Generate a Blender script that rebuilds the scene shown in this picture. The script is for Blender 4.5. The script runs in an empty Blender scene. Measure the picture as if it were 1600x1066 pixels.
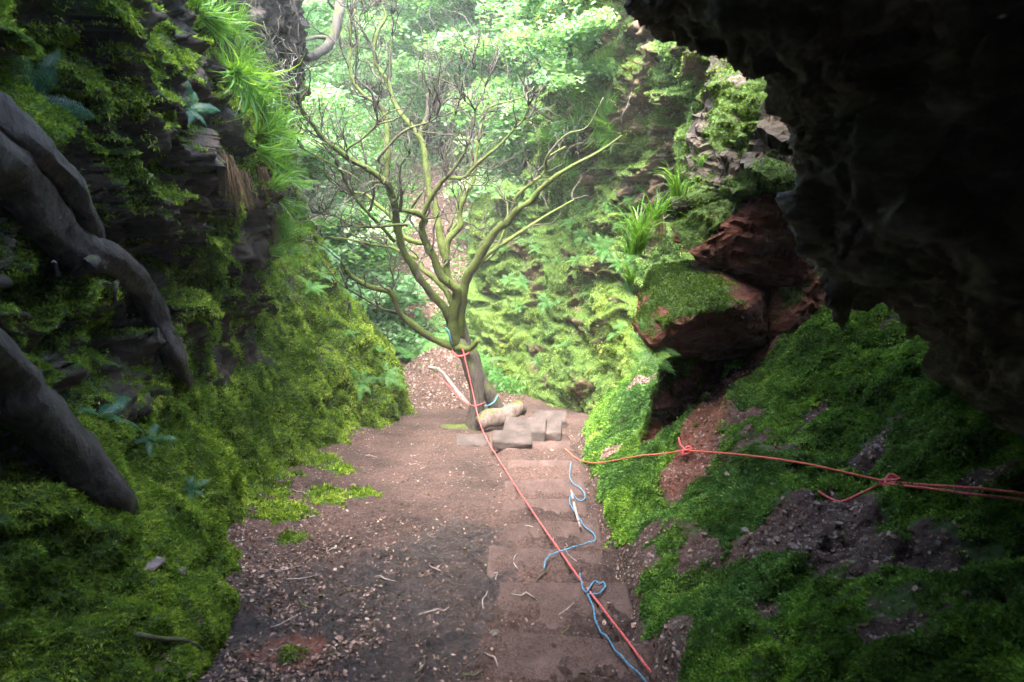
import bpy, bmesh, math, random
import numpy as np
from mathutils import Vector, Matrix

# ------------------------------------------------------------------ camera, world, sun, exposure
sc = bpy.context.scene
COL = sc.collection
PITCH = math.radians(20.0)
CAMZ = 1.6
FPX = 889.0
cam_d = bpy.data.cameras.new("camera")
cam = bpy.data.objects.new("camera", cam_d); COL.objects.link(cam)
cam.location = (0, 0, CAMZ); cam.rotation_euler = (math.pi/2 - PITCH, 0, 0)
cam_d.lens = 20.0; cam_d.sensor_width = 36.0; cam_d.clip_start = 0.05; cam_d.clip_end = 500
cam_d.dof.use_dof = True; cam_d.dof.focus_distance = 6.0; cam_d.dof.aperture_fstop = 3.2
sc.camera = cam

SUN_EL, SUN_AZ = 71.0, 203.0          # degrees; azimuth clockwise from +Y, where the sun stands
w = bpy.data.worlds.new("World"); sc.world = w; w.use_nodes = True
wn = w.node_tree.nodes; wn.clear()
wo = wn.new("ShaderNodeOutputWorld"); wb = wn.new("ShaderNodeBackground"); ws = wn.new("ShaderNodeTexSky")
ws.sky_type = 'NISHITA'; ws.sun_disc = False
ws.sun_elevation = math.radians(SUN_EL); ws.sun_rotation = math.radians(SUN_AZ)
ws.air_density = 1.0; ws.dust_density = 4.0; ws.ozone_density = 1.0
wb.inputs['Strength'].default_value = 0.15
w.node_tree.links.new(ws.outputs[0], wb.inputs[0]); w.node_tree.links.new(wb.outputs[0], wo.inputs[0])
sd = bpy.data.lights.new("sun", 'SUN'); sun = bpy.data.objects.new("sun", sd); COL.objects.link(sun)
sd.energy = 1.5; sd.angle = math.radians(38.0); sd.color = (1.0, 0.96, 0.88)
el, az = math.radians(SUN_EL), math.radians(SUN_AZ)
sun_dir = Vector((math.sin(az)*math.cos(el), math.cos(az)*math.cos(el), math.sin(el)))
sun.rotation_euler = sun_dir.to_track_quat('Z', 'Y').to_euler()
sc.view_settings.view_transform = 'Standard'; sc.view_settings.look = 'None'
sc.view_settings.exposure = 4.25; sc.view_settings.gamma = 1.0
sc.render.engine = 'CYCLES'
sc.cycles.max_bounces = 6; sc.cycles.diffuse_bounces = 4; sc.cycles.transmission_bounces = 4
sc.cycles.use_denoising = True

# ------------------------------------------------------------------ numeric helpers
RNG = np.random.default_rng(7)
random.seed(7)
CP, SP = math.cos(PITCH), math.sin(PITCH)
def at(px, py, Y):
    a = (px-800)/FPX; b = -(py-533)/FPX
    t = Y/(CP + b*SP)
    return np.array((a*t, Y, CAMZ + t*(-SP + b*CP)))
def pix(P):
    x = P[..., 0]; y = P[..., 1]; z = P[..., 2]-CAMZ
    dpt = y*CP - z*SP; up = y*SP + z*CP
    dd = np.where(dpt > 0.05, dpt, 0.05)
    return 800+FPX*x/dd, 533-FPX*up/dd, dpt

_perm = np.random.default_rng(11).permutation(256).astype(np.int64)
_perm = np.concatenate([_perm, _perm, _perm])
_g = np.random.default_rng(12).normal(size=(256, 3)); _g /= np.linalg.norm(_g, axis=1)[:, None]
_rv = np.random.default_rng(13).random((256, 3))
def gnoise(P):
    P = np.asarray(P, float); i = np.floor(P).astype(np.int64); f = P - i
    u = f*f*f*(f*(f*6-15)+10)
    i &= 255; out = 0
    for dx in (0, 1):
        wx = u[..., 0] if dx else 1-u[..., 0]
        for dy in (0, 1):
            wy = u[..., 1] if dy else 1-u[..., 1]
            for dz in (0, 1):
                wz = u[..., 2] if dz else 1-u[..., 2]
                h = _perm[_perm[_perm[(i[..., 0]+dx) & 255]+((i[..., 1]+dy) & 255)]+((i[..., 2]+dz) & 255)]
                gr = _g[h]
                d = gr[..., 0]*(f[..., 0]-dx)+gr[..., 1]*(f[..., 1]-dy)+gr[..., 2]*(f[..., 2]-dz)
                out = out + wx*wy*wz*d
    return out*1.6
def fbm(P, f=1.0, o=4, g=0.5):
    P = np.asarray(P, float)*f; s = 0; a = 1.0
    for k in range(o):
        s = s + a*gnoise(P + 17.3*k); P = P*2.07; a *= g
    return s
def ridged(P, f=1.0, o=4, g=0.5):
    P = np.asarray(P, float)*f; s = 0; a = 1.0
    for k in range(o):
        s = s + a*(1-2*np.abs(gnoise(P + 9.1*k))); P = P*2.1; a *= g
    return s
def worley(P, f=1.0):
    P = np.asarray(P, float)*f; i = np.floor(P).astype(np.int64); fr = P-i
    F1 = np.full(P.shape[:-1], 9.0); F2 = F1.copy(); ID = np.zeros(P.shape[:-1])
    for dx in (-1, 0, 1):
        for dy in (-1, 0, 1):
            for dz in (-1, 0, 1):
                h = _perm[_perm[_perm[(i[..., 0]+dx) & 255]+((i[..., 1]+dy) & 255)]+((i[..., 2]+dz) & 255)]
                o = _rv[h]
                d = (fr[..., 0]-dx-o[..., 0])**2+(fr[..., 1]-dy-o[..., 1])**2+(fr[..., 2]-dz-o[..., 2])**2
                c = d < F1
                F2 = np.where(c, F1, np.minimum(F2, d)); F1 = np.where(c, d, F1)
                ID = np.where(c, _rv[(h+57) % 256][..., 0], ID)
    return np.sqrt(F1), np.sqrt(F2), ID
def facet(P, f, tilt=1.0):
    P = np.asarray(P, float)*f; i = np.floor(P).astype(np.int64); fr = P-i
    F1 = np.full(P.shape[:-1], 9.0); val = np.zeros(P.shape[:-1])
    for dx in (-1, 0, 1):
        for dy in (-1, 0, 1):
            for dz in (-1, 0, 1):
                h = _perm[_perm[_perm[(i[..., 0]+dx) & 255]+((i[..., 1]+dy) & 255)]+((i[..., 2]+dz) & 255)]
                v = fr-np.array([dx, dy, dz])-_rv[h]; d = (v*v).sum(-1); c = d < F1
                F1 = np.where(c, d, F1)
                val = np.where(c, (_rv[(h+91) % 256][..., 0]-0.5)+tilt*(v*_g[(h+33) % 256]).sum(-1), val)
    return val
def sstep(a, b, x):
    t = np.clip((x-a)/(b-a), 0, 1); return t*t*(3-2*t)
def cr(pts, n, ts=None):
    """Catmull-Rom through pts (k, ...) sampled at n places"""
    pts = np.asarray(pts, float); k = len(pts)
    t = np.linspace(0, k-1, n) if ts is None else np.asarray(ts)
    i = np.clip(np.floor(t).astype(int), 0, k-2); f = (t-i)
    f = f.reshape(f.shape+(1,)*(pts.ndim-1))
    p1 = pts[i]; p2 = pts[i+1]
    p0 = np.where((i > 0).reshape(f.shape), pts[np.maximum(i-1, 0)], 2*p1-p2)
    p3 = np.where((i < k-2).reshape(f.shape), pts[np.minimum(i+2, k-1)], 2*p2-p1)
    return 0.5*((2*p1)+(-p0+p2)*f+(2*p0-5*p1+4*p2-p3)*f*f+(-p0+3*p1-3*p2+p3)*f**3)

# ------------------------------------------------------------------ object helpers
def tag(o, label=None, cat=None, group=None, kind=None):
    if label: o['label'] = label
    if cat: o['category'] = cat
    if group: o['group'] = group
    if kind: o['kind'] = kind
    return o
def mesh_np(name, V, F, mats=(), attrs=None, smooth=False, parent=None):
    V = np.asarray(V, np.float32); F = np.asarray(F, np.int32); k = F.shape[1]
    me = bpy.data.meshes.new(name)
    me.vertices.add(len(V)); me.vertices.foreach_set('co', V.ravel())
    me.loops.add(F.size); me.loops.foreach_set('vertex_index', F.ravel())
    me.polygons.add(len(F))
    me.polygons.foreach_set('loop_start', np.arange(0, F.size, k, dtype=np.int32))
    me.polygons.foreach_set('use_smooth', np.full(len(F), smooth))
    for an, av in (attrs or {}).items():
        a = me.attributes.new(an, 'FLOAT', 'POINT'); a.data.foreach_set('value', np.asarray(av, np.float32).ravel())
    me.update(calc_edges=True)
    for m in (mats if isinstance(mats, (list, tuple)) else [mats]): me.materials.append(m)
    o = bpy.data.objects.new(name, me); COL.objects.link(o)
    if parent: o.parent = parent
    return o
def empty(name, loc=(0, 0, 0)):
    o = bpy.data.objects.new(name, None); COL.objects.link(o); o.location = loc; return o
def grid_faces(nu, nv):
    a = (np.arange(nu-1)[:, None]*nv+np.arange(nv-1)[None, :]).ravel()
    return np.stack([a, a+nv, a+nv+1, a+1], 1)
def grid_normals(P):
    du = np.gradient(P, axis=0); dv = np.gradient(P, axis=1)
    n = np.cross(du, dv); return n/(np.linalg.norm(n, axis=-1, keepdims=True)+1e-9)

# ------------------------------------------------------------------ materials
class NT:
    def __init__(s, name, tl=0.0, disp=False):
        s.m = bpy.data.materials.new(name); s.m.use_nodes = True
        s.t = s.m.node_tree; s.n = s.t.nodes; s.b = s.n['Principled BSDF']; s.out = s.n['Material Output']
    def new(s, t, **k):
        x = s.n.new(t)
        for a, b in k.items(): setattr(x, a, b)
        return x
    def link(s, a, b): s.t.links.new(a, b)
    def coord(s, scale=(1, 1, 1), rot=(0, 0, 0)):
        c = s.new('ShaderNodeTexCoord'); mp = s.new('ShaderNodeMapping')
        mp.inputs['Scale'].default_value = scale; mp.inputs['Rotation'].default_value = rot
        s.link(c.outputs['Object'], mp.inputs[0]); return mp.outputs[0]
    def noise(s, scale, detail=5, rough=0.6, vec=None, dist=0.0):
        x = s.new('ShaderNodeTexNoise'); x.inputs['Scale'].default_value = scale
        x.inputs['Detail'].default_value = detail; x.inputs['Roughness'].default_value = rough
        x.inputs['Distortion'].default_value = dist
        s.link(vec or s.coord(), x.inputs['Vector']); return x.outputs['Fac']
    def vor(s, scale, feat='F1', vec=None, out='Distance'):
        x = s.new('ShaderNodeTexVoronoi', feature=feat); x.inputs['Scale'].default_value = scale
        s.link(vec or s.coord(), x.inputs['Vector']); return x.outputs[out]
    def ramp(s, fac, stops, interp='LINEAR'):
        r = s.new('ShaderNodeValToRGB'); cr_ = r.color_ramp; cr_.interpolation = interp
        while len(cr_.elements) < len(stops): cr_.elements.new(0.5)
        for e, (p, c) in zip(cr_.elements, stops):
            e.position = p; e.color = (*c, 1) if len(c) == 3 else c
        s.link(fac, r.inputs[0]); return r.outputs[0]
    def mix(s, fac, a, b, mode='MIX'):
        x = s.new('ShaderNodeMix', data_type='RGBA', blend_type=mode)
        for v, i in ((fac, 0), (a, 6), (b, 7)):
            if hasattr(v, 'is_linked'): s.link(v, x.inputs[i])
            else: x.inputs[i].default_value = v if i == 0 else (*v, 1)
        return x.outputs[2]
    def math(s, op, a, b=0.0, c=0.0):
        x = s.new('ShaderNodeMath', operation=op)
        for i, v in enumerate((a, b, c)):
            if hasattr(v, 'is_linked'): s.link(v, x.inputs[i])
            else: x.inputs[i].default_value = v
        return x.outputs[0]
    def attr(s, name):
        x = s.new('ShaderNodeAttribute'); x.attribute_name = name; return x.outputs['Fac']
    def bump(s, h, strength=0.5, dist=0.02, prev=None):
        x = s.new('ShaderNodeBump'); x.inputs['Strength'].default_value = strength
        x.inputs['Distance'].default_value = dist; s.link(h, x.inputs['Height'])
        if prev: s.link(prev, x.inputs['Normal'])
        return x.outputs[0]
    def fin(s, col=None, rough=0.8, normal=None, spec=0.3):
        if col is not None:
            if hasattr(col, 'is_linked'): s.link(col, s.b.inputs['Base Color'])
            else: s.b.inputs['Base Color'].default_value = (*col, 1)
        if hasattr(rough, 'is_linked'): s.link(rough, s.b.inputs['Roughness'])
        else: s.b.inputs['Roughness'].default_value = rough
        s.b.inputs['Specular IOR Level'].default_value = spec
        if normal: s.link(normal, s.b.inputs['Normal'])
        return s.m

def leaf_mat(name, stops, trans=0.45, rough=0.55, spec=0.3, patch=None, pscale=0.9):
    s = NT(name)
    t = s.attr('tint')
    col = s.ramp(t, stops)
    if patch:
        f = s.ramp(s.noise(pscale, 3, 0.55), [(0.38, (0, 0, 0)), (0.62, (1, 1, 1))])
        col = s.mix(f, col, s.ramp(t, patch))
    s.fin(col, rough, spec=spec)
    tr = s.new('ShaderNodeBsdfTranslucent'); mx = s.new('ShaderNodeMixShader')
    s.link(s.mix(0.45, col, (0.25, 0.45, 0.03)), tr.inputs['Color'])
    mx.inputs[0].default_value = trans
    s.link(s.b.outputs[0], mx.inputs[1]); s.link(tr.outputs[0], mx.inputs[2]); s.link(mx.outputs[0], s.out.inputs[0])
    return s.m

def rock_mat(name, c1, c2, c3, moss_amt=True, scale=1.0, mossc=((0.018, 0.045, 0.006), (0.06, 0.11, 0.012)), bumpd=0.03):
    s = NT(name)
    v = s.coord((1, 0.7, 2.2), (0.35, 0, 0))
    base = s.ramp(s.noise(2.3*scale, 7, 0.65, v), [(0.3, c1), (0.52, c2), (0.7, c3)])
    fine = s.noise(24*scale, 8, 0.7)
    base = s.mix(0.6, base, s.ramp(fine, [(0.25, (0.25, 0.25, 0.25)), (0.7, (1.0, 1.0, 1.0))]), 'MULTIPLY')
    lich = s.ramp(s.noise(11*scale, 6, 0.7), [(0.62, (0, 0, 0)), (0.72, (1, 1, 1))])
    base = s.mix(s.math('MULTIPLY', lich, 0.35), base, (0.25, 0.25, 0.22))
    h = s.math('ADD', s.math('MULTIPLY', s.noise(9*scale, 8, 0.7, v), 1.0), s.math('MULTIPLY', fine, 0.35))
    rough = 0.75
    col = base
    if moss_amt:
        mcol = s.ramp(s.noise(30, 5, 0.7), [(0.3, mossc[0]), (0.7, mossc[1])])
        mk = s.math('ADD', s.attr('moss'), s.math('MULTIPLY', s.math('SUBTRACT', s.noise(12, 6, 0.7), 0.5), 1.1))
        mk = s.ramp(mk, [(0.42, (0, 0, 0)), (0.58, (1, 1, 1))])
        col = s.mix(mk, base, mcol)
        mh = s.math('MULTIPLY', s.math('ADD', s.noise(90, 4, 0.8), s.noise(28, 4, 0.7)), 0.5)
        h = s.math('ADD', h, s.math('MULTIPLY', mk, mh))
    return s.fin(col, rough, s.bump(h, 0.9, bumpd), 0.35)

M = {}
M['wall'] = rock_mat('mossy_rock', (0.016, 0.012, 0.009), (0.05, 0.038, 0.026), (0.12, 0.095, 0.07))
M['cliff'] = rock_mat('cliff_rock', (0.022, 0.014, 0.009), (0.11, 0.068, 0.038), (0.34, 0.235, 0.13), mossc=((0.03, 0.07, 0.01), (0.10, 0.17, 0.02)))
M['red_rock'] = rock_mat('red_sandstone', (0.05, 0.016, 0.009), (0.12, 0.037, 0.021), (0.20, 0.08, 0.045), scale=1.4)
M['dark_rock'] = rock_mat('dark_rough_rock', (0.05, 0.043, 0.04), (0.17, 0.145, 0.135), (0.42, 0.38, 0.36), moss_amt=False, scale=2.5, bumpd=0.05)

def soil(name, path=True):
    s = NT(name)
    n1 = s.noise(1.3, 5, 0.6); n2 = s.noise(45, 8, 0.75); n3 = s.noise(9, 6, 0.7)
    base = s.ramp(n1, [(0.35, (0.042, 0.025, 0.020)), (0.6, (0.105, 0.062, 0.050))])
    base = s.mix(0.75, base, s.ramp(n2, [(0.33, (0.12, 0.1, 0.1)), (0.5, (0.7, 0.68, 0.68)), (0.68, (1.9, 1.8, 1.8))]), 'MULTIPLY')
    wet = s.attr('wet')
    wetc = s.ramp(n3, [(0.35, (0.012, 0.009, 0.008)), (0.62, (0.052, 0.037, 0.034))])
    wm = s.ramp(s.math('ADD', wet, s.math('MULTIPLY', s.math('SUBTRACT', n3, 0.5), 1.4)), [(0.4, (0, 0, 0)), (0.62, (1, 1, 1))])
    col = s.mix(wm, base, wetc)
    red = s.attr('red')
    rm = s.ramp(s.math('ADD', red, s.math('MULTIPLY', s.math('SUBTRACT', n3, 0.5), 0.9)), [(0.42, (0, 0, 0)), (0.62, (1, 1, 1))])
    col = s.mix(rm, col, s.ramp(n2, [(0.3, (0.06, 0.022, 0.015)), (0.7, (0.20, 0.075, 0.05))]))
    mk = s.ramp(s.math('ADD', s.attr('moss'), s.math('MULTIPLY', s.math('SUBTRACT', s.noise(12, 6, 0.7), 0.5), 0.9)), [(0.42, (0, 0, 0)), (0.58, (1, 1, 1))])
    col = s.mix(mk, col, s.ramp(s.noise(40, 5, 0.7), [(0.3, (0.015, 0.04, 0.006)), (0.7, (0.05, 0.10, 0.012))]))
    rough = s.math('SUBTRACT', 0.9, s.math('MULTIPLY', wm, 0.5))
    h = s.math('ADD', n2, s.math('MULTIPLY', s.vor(30), 0.7))
    return s.fin(col, rough, s.bump(s.math('ADD', h, n3), 1.0, 0.02), 0.4)
M['soil'] = soil('trodden_soil')

G1 = [(0.0, (0.022, 0.05, 0.006)), (0.4, (0.10, 0.17, 0.014)), (0.8, (0.16, 0.25, 0.022)), (1.0, (0.27, 0.34, 0.04))]
G1y = [(0.0, (0.04, 0.075, 0.006)), (0.4, (0.135, 0.22, 0.016)), (0.8, (0.27, 0.38, 0.035)), (1.0, (0.43, 0.52, 0.09))]
G2 = [(0.0, (0.02, 0.065, 0.008)), (0.4, (0.09, 0.20, 0.02)), (0.8, (0.21, 0.37, 0.035)), (1.0, (0.34, 0.50, 0.07))]
G2b = [(0.0, (0.02, 0.06, 0.018)), (0.5, (0.06, 0.15, 0.035)), (1.0, (0.17, 0.30, 0.09))]
M['moss'] = leaf_mat('moss_yellow_green', G1, 0.3, 0.8, 0.15, G1y, 0.8)
M['moss_r'] = leaf_mat('moss_bright_green', G2, 0.3, 0.75, 0.2, G2b, 1.1)
M['moss_b'] = leaf_mat('thin_dark_moss', [(0, (0.012, 0.028, 0.006)), (0.5, (0.045, 0.085, 0.01)), (1, (0.13, 0.19, 0.02))], 0.25, 0.8, 0.15)
M['moss_c'] = leaf_mat('pale_green_moss', [(0, (0.05, 0.11, 0.03)), (0.5, (0.16, 0.29, 0.08)), (1, (0.34, 0.48, 0.16))], 0.35, 0.7, 0.2, [(0, (0.06, 0.10, 0.015)), (0.5, (0.20, 0.28, 0.03)), (1, (0.42, 0.48, 0.08))], 0.8)
M['fern'] = leaf_mat('fern_green', [(0, (0.04, 0.13, 0.035)), (0.6, (0.11, 0.29, 0.07)), (1, (0.25, 0.44, 0.14))], 0.45, 0.5, 0.35)
M['fern_dark'] = leaf_mat('fern_blue_green', [(0, (0.015, 0.06, 0.03)), (1, (0.05, 0.17, 0.09))], 0.3, 0.42, 0.45)
M['grass'] = leaf_mat('grass_green', [(0, (0.02, 0.07, 0.01)), (0.6, (0.06, 0.19, 0.018)), (1, (0.19, 0.34, 0.04))], 0.45, 0.42, 0.45)
M['leaf'] = leaf_mat('tree_leaf', [(0, (0.05, 0.15, 0.06)), (0.6, (0.16, 0.33, 0.15)), (1, (0.36, 0.50, 0.28))], 0.5, 0.45, 0.4)
M['litter'] = leaf_mat('dead_leaf', [(0, (0.05, 0.025, 0.018)), (0.45, (0.19, 0.12, 0.095)), (0.8, (0.28, 0.19, 0.155)), (1, (0.48, 0.37, 0.32))], 0.1, 0.6, 0.35)
M['hang'] = leaf_mat('brown_root_fibre', [(0, (0.02, 0.013, 0.009)), (1, (0.12, 0.075, 0.045))], 0.1, 0.8, 0.2)
def stone_mat(name, a, b, scale=14, dirt=0):
    s = NT(name); n = s.noise(scale, 8, 0.7); n2 = s.noise(90, 4, 0.7)
    c = s.ramp(n, [(0.3, a), (0.7, b)])
    c = s.mix(0.5, c, s.ramp(n2, [(0.3, (0.5, 0.48, 0.47)), (0.7, (1.1, 1.1, 1.1))]), 'MULTIPLY')
    if dirt: c = s.mix(s.ramp(s.noise(4.5, 7, 0.75), [(0.44, (0, 0, 0)), (0.60, (1, 1, 1))]), c, s.ramp(n2, [(0.3, (0.02, 0.012, 0.010)), (0.7, (0.13, 0.082, 0.068))]))
    return s.fin(c, 0.82, s.bump(s.math('ADD', n, n2), 0.9, 0.018), 0.3)
M['step'] = stone_mat('worn_sandstone', (0.05, 0.032, 0.027), (0.17, 0.112, 0.098), 5, 1)
M['block'] = stone_mat('grey_sandstone', (0.028, 0.021, 0.019), (0.12, 0.094, 0.086), 5)
M['pebble'] = stone_mat('pebble', (0.12, 0.09, 0.08), (0.38, 0.32, 0.30), 5)
def bark_mat(name, bark1, bark2, mossy=0.6, green=((0.03, 0.048, 0.008), (0.10, 0.13, 0.02))):
    s = NT(name)
    v = s.coord((1, 1, 0.35)); n = s.noise(26, 7, 0.7, v)
    c = s.ramp(n, [(0.3, bark1), (0.7, bark2)])
    ge = s.new('ShaderNodeNewGeometry'); sx = s.new('ShaderNodeSeparateXYZ'); s.link(ge.outputs['Normal'], sx.inputs[0])
    k = s.math('ADD', s.math('MULTIPLY', sx.outputs[2], 0.35), s.noise(5, 5, 0.65))
    k = s.ramp(s.math('ADD', k, s.math('MULTIPLY', s.attr('moss'), 0.6)), [(1.02-mossy, (0, 0, 0)), (1.18-mossy, (1, 1, 1))])
    c = s.mix(k, c, s.ramp(s.noise(40, 5, 0.7), [(0.3, green[0]), (0.7, green[1])]))
    return s.fin(c, 0.75, s.bump(s.math('ADD', n, s.math('MULTIPLY', s.noise(70, 5, 0.7), 0.5)), 1.0, 0.03 if 'root' in name else 0.014), 0.35)
M['bark'] = bark_mat('bark', (0.03, 0.024, 0.02), (0.13, 0.105, 0.09), 0.42)
M['bark_top'] = bark_mat('twig_bark', (0.025, 0.02, 0.017), (0.09, 0.075, 0.065), 0.28)
M['bark_bg'] = bark_mat('far_bark', (0.05, 0.042, 0.035), (0.14, 0.12, 0.10), 0.2)
M['root'] = bark_mat('root_bark', (0.016, 0.013, 0.011), (0.085, 0.073, 0.064), 0.08)
M['log'] = bark_mat('log_bark', (0.05, 0.036, 0.03), (0.19, 0.145, 0.125), 0.1)
M['deadwood'] = bark_mat('dead_wood', (0.14, 0.11, 0.10), (0.42, 0.36, 0.33), -0.3)
def rope_mat(name, c1, c2):
    s = NT(name); n = s.noise(160, 3, 0.6)
    return s.fin(s.ramp(n, [(0.35, c1), (0.65, c2)]), 0.75, s.bump(n, 0.8, 0.003), 0.3)
M['red'] = rope_mat('red_rope', (0.30, 0.03, 0.035), (0.66, 0.15, 0.14))
M['blue'] = rope_mat('blue_rope', (0.03, 0.10, 0.18), (0.10, 0.28, 0.42))
M['orange'] = rope_mat('faded_red_rope', (0.36, 0.055, 0.03), (0.60, 0.17, 0.10))

# ------------------------------------------------------------------ terrain height functions
NOSE = [1.55, 1.97, 2.46, 2.93, 3.38, 3.86, 4.38, 5.02, 5.78, 6.45]
def base_z(y):
    return np.interp(y, [-6, -1, 0.4, 9, 10.5, 12, 14.5, 18, 24, 40, 90], [0.4, 0.2, -0.13, -2.93, -3.3, -2.8, -0.9, 1.7, 4.9, 9.5, 14])
def step_off(y):
    r = np.zeros_like(y)
    for a, b in zip(NOSE[:-1], NOSE[1:]):
        f = (y-a)/(b-a); k = (f >= 0) & (f < 1)
        half = 0.5*0.325*(b-a)*1.0
        r = np.where(k, -half*(1-sstep(0, 0.12, f)*0 ) + 2*half*f**1.0, r)
    return r
def floor_z(x, y, detail=True):
    x = np.asarray(x, float); y = np.asarray(y, float)
    z = base_z(y)
    P = np.stack([x, y, np.zeros_like(x)], -1)
    st = sstep(-0.22, -0.02, x+0.05*gnoise(P*3))*(1-sstep(0.66, 0.8, x))*sstep(1.4, 1.6, y)*(1-sstep(6.4, 6.5, y))
    z = z + st*step_off(y)
    z = z + (1-st)*(0.05*fbm(P, 1.1, 3) + 0.03*sstep(-0.2, -1.2, x))
    # soft hollow on the left of the stair, rise toward both walls
    z = z + 0.16*sstep(-1.3, -2.3, x)*(y < 9.5)
    z = z + 0.95*np.exp(-((x+1.35)/.95)**2-((y-10.2)/.85)**2)
    # far bank rises to either side of the gully
    fr = sstep(9.5, 14, y)
    z = z + fr*(0.35*fbm(P, 0.35, 3)+0.10*np.abs(x+2.0)*sstep(11, 16, y)*0.6)
    if detail:
        rough = 0.35+0.65*sstep(4.2, 2.4, y+0.6*x)
        z = z + rough*(0.028*fbm(P, 7, 4)+0.02*fbm(P, 20, 3))
    return z
def foot_x(y): return np.interp(y, [0, 2, 3, 5.4, 6.6, 7.6, 8.6], [0.60, 0.60, 0.64, 0.76, 0.88, 1.15, 1.45])
def bank_z(x, y, detail=True):
    x = np.asarray(x, float); y = np.asarray(y, float)
    d = x-foot_x(y); P = np.stack([x, y, np.zeros_like(x)], -1)
    d = d+0.05*gnoise(P*2.5)
    k = np.interp(y, [0, 2.3, 3.6, 5, 8], [0.62, 0.66, 0.86, 0.95, 0.9])
    dp = np.maximum(d, 0)
    z = base_z(y)+0.14*sstep(-0.02, 0.12, d)+k*dp+0.05*np.maximum(dp-1.5, 0)**2 + np.minimum(d, 0)*1.2
    if detail:
        z = z+sstep(0, 0.3, d)*(0.13*fbm(P, 0.9, 2)+0.09*fbm(P, 2.6, 3)+0.08*np.maximum(fbm(P+5, 5, 3), -0.2)+.02*fbm(P,9,2)+0.012*fbm(P, 18, 3))
    return z
def hit(px, py, fn, t0=0.8, t1=16):
    a = (px-800)/FPX; b = -(py-533)/FPX
    t = np.linspace(t0, t1, 1500)
    x = a*t; y = t*(CP+b*SP); z = CAMZ+t*(-SP+b*CP)
    h = fn(x, y); k = np.argmax(z < h)
    return np.array((x[k], y[k], h[k]))
def ground_z(x, y): return np.maximum(floor_z(x, y), np.where(np.asarray(x) > 0.55, np.where(np.asarray(y) < 8.6, bank_z(x, y), -99), -99))
def gz(x, y): return float(ground_z(np.array([x], float), np.array([y], float))[0])
def seg_dist(P2, pts):
    d = np.full(P2.shape[:-1], 99.0)
    for a, b in zip(pts[:-1], pts[1:]):
        a = np.asarray(a); b = np.asarray(b); ab = b-a
        t = np.clip(((P2-a)@ab)/(ab@ab+1e-9), 0, 1)
        d = np.minimum(d, np.linalg.norm(P2-a-t[..., None]*ab, axis=-1))
    return d

# ------------------------------------------------------------------ path (near floor)
ys = np.concatenate([np.linspace(-3, 1.2, 30)[:-1], np.linspace(1.2, 4.5, 330)[:-1], np.linspace(4.5, 10.2, 260)])
xs = np.linspace(-2.7, 1.9, 330)
Y_, X_ = np.meshgrid(ys, xs, indexing='ij')
Z_ = floor_z(X_, Y_)
Pf = np.stack([X_, Y_, Z_], -1)
P0 = np.stack([X_, Y_, 0*X_], -1)
wetc = [(-1.3, 2.2), (-0.7, 2.3), (-0.3, 2.6), (-0.35, 3.3), (-0.6, 2.0), (-0.9, 1.7), (-0.5, 1.2)]
wet = 0.42*sstep(3.3, 2.5, Y_+.35*X_+.3*fbm(P0, 1.5, 3))*sstep(0.0, -.25, X_) + 0.9*np.exp(-(seg_dist(P0[..., :2], wetc)/0.38)**2)
redf = np.exp(-((X_+1.0)/0.25)**2-((Y_-1.95)/0.16)**2)*0.9 + 0.35*sstep(4.6, 6.0, Y_)*sstep(-0.4, -1.2, X_)
mossf = 0.6*sstep(-1.75, -2.05, X_+0.25*fbm(P0, 2.5, 3))*(Y_ < 9.3)
for mx, my, mr in ((-1.55, 4.0, .22), (-1.3, 4.15, .16), (-1.75, 3.6, .25), (-1.5, 3.2, .12), (-1.0, 1.9, .06), (-1.7, 4.8, .2)):
    mossf = np.maximum(mossf, .85*np.exp(-((X_-mx)**2+(Y_-my)**2)/mr**2))
path = mesh_np('path', Pf.reshape(-1, 3), grid_faces(len(ys), len(xs))[:, ::-1], M['soil'],
               {'wet': wet, 'red': redf, 'moss': mossf}, True)
tag(path, kind='structure')
# ------------------------------------------------------------------ far ground
ya = np.concatenate([np.linspace(9.6, 26, 150)[:-1], np.linspace(26, 95, 50)])
xa = np.linspace(-40, 40, 240)
Ya, Xa = np.meshgrid(ya, xa, indexing='ij')
Za = floor_z(Xa, Ya, False)-0.01
Pa = np.stack([Xa, Ya, Za], -1)
gm = 0.35+0.5*gnoise(np.stack([Xa, Ya, 0*Xa], -1)*0.6)
gul = np.exp(-((Xa+2.6-0.15*(Ya-11))/0.8)**2)+np.exp(-((Xa+1.3)/.8)**2-((Ya-10.1)/.8)**2)
ground = mesh_np('ground', Pa.reshape(-1, 3), grid_faces(len(ya), len(xa))[:, ::-1], M['soil'],
                 {'wet': 0*Xa, 'red': 0.3+0*Xa, 'moss': np.clip(gm+.4-gul, 0, 1)}, True)
tag(ground, kind='structure')
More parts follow.
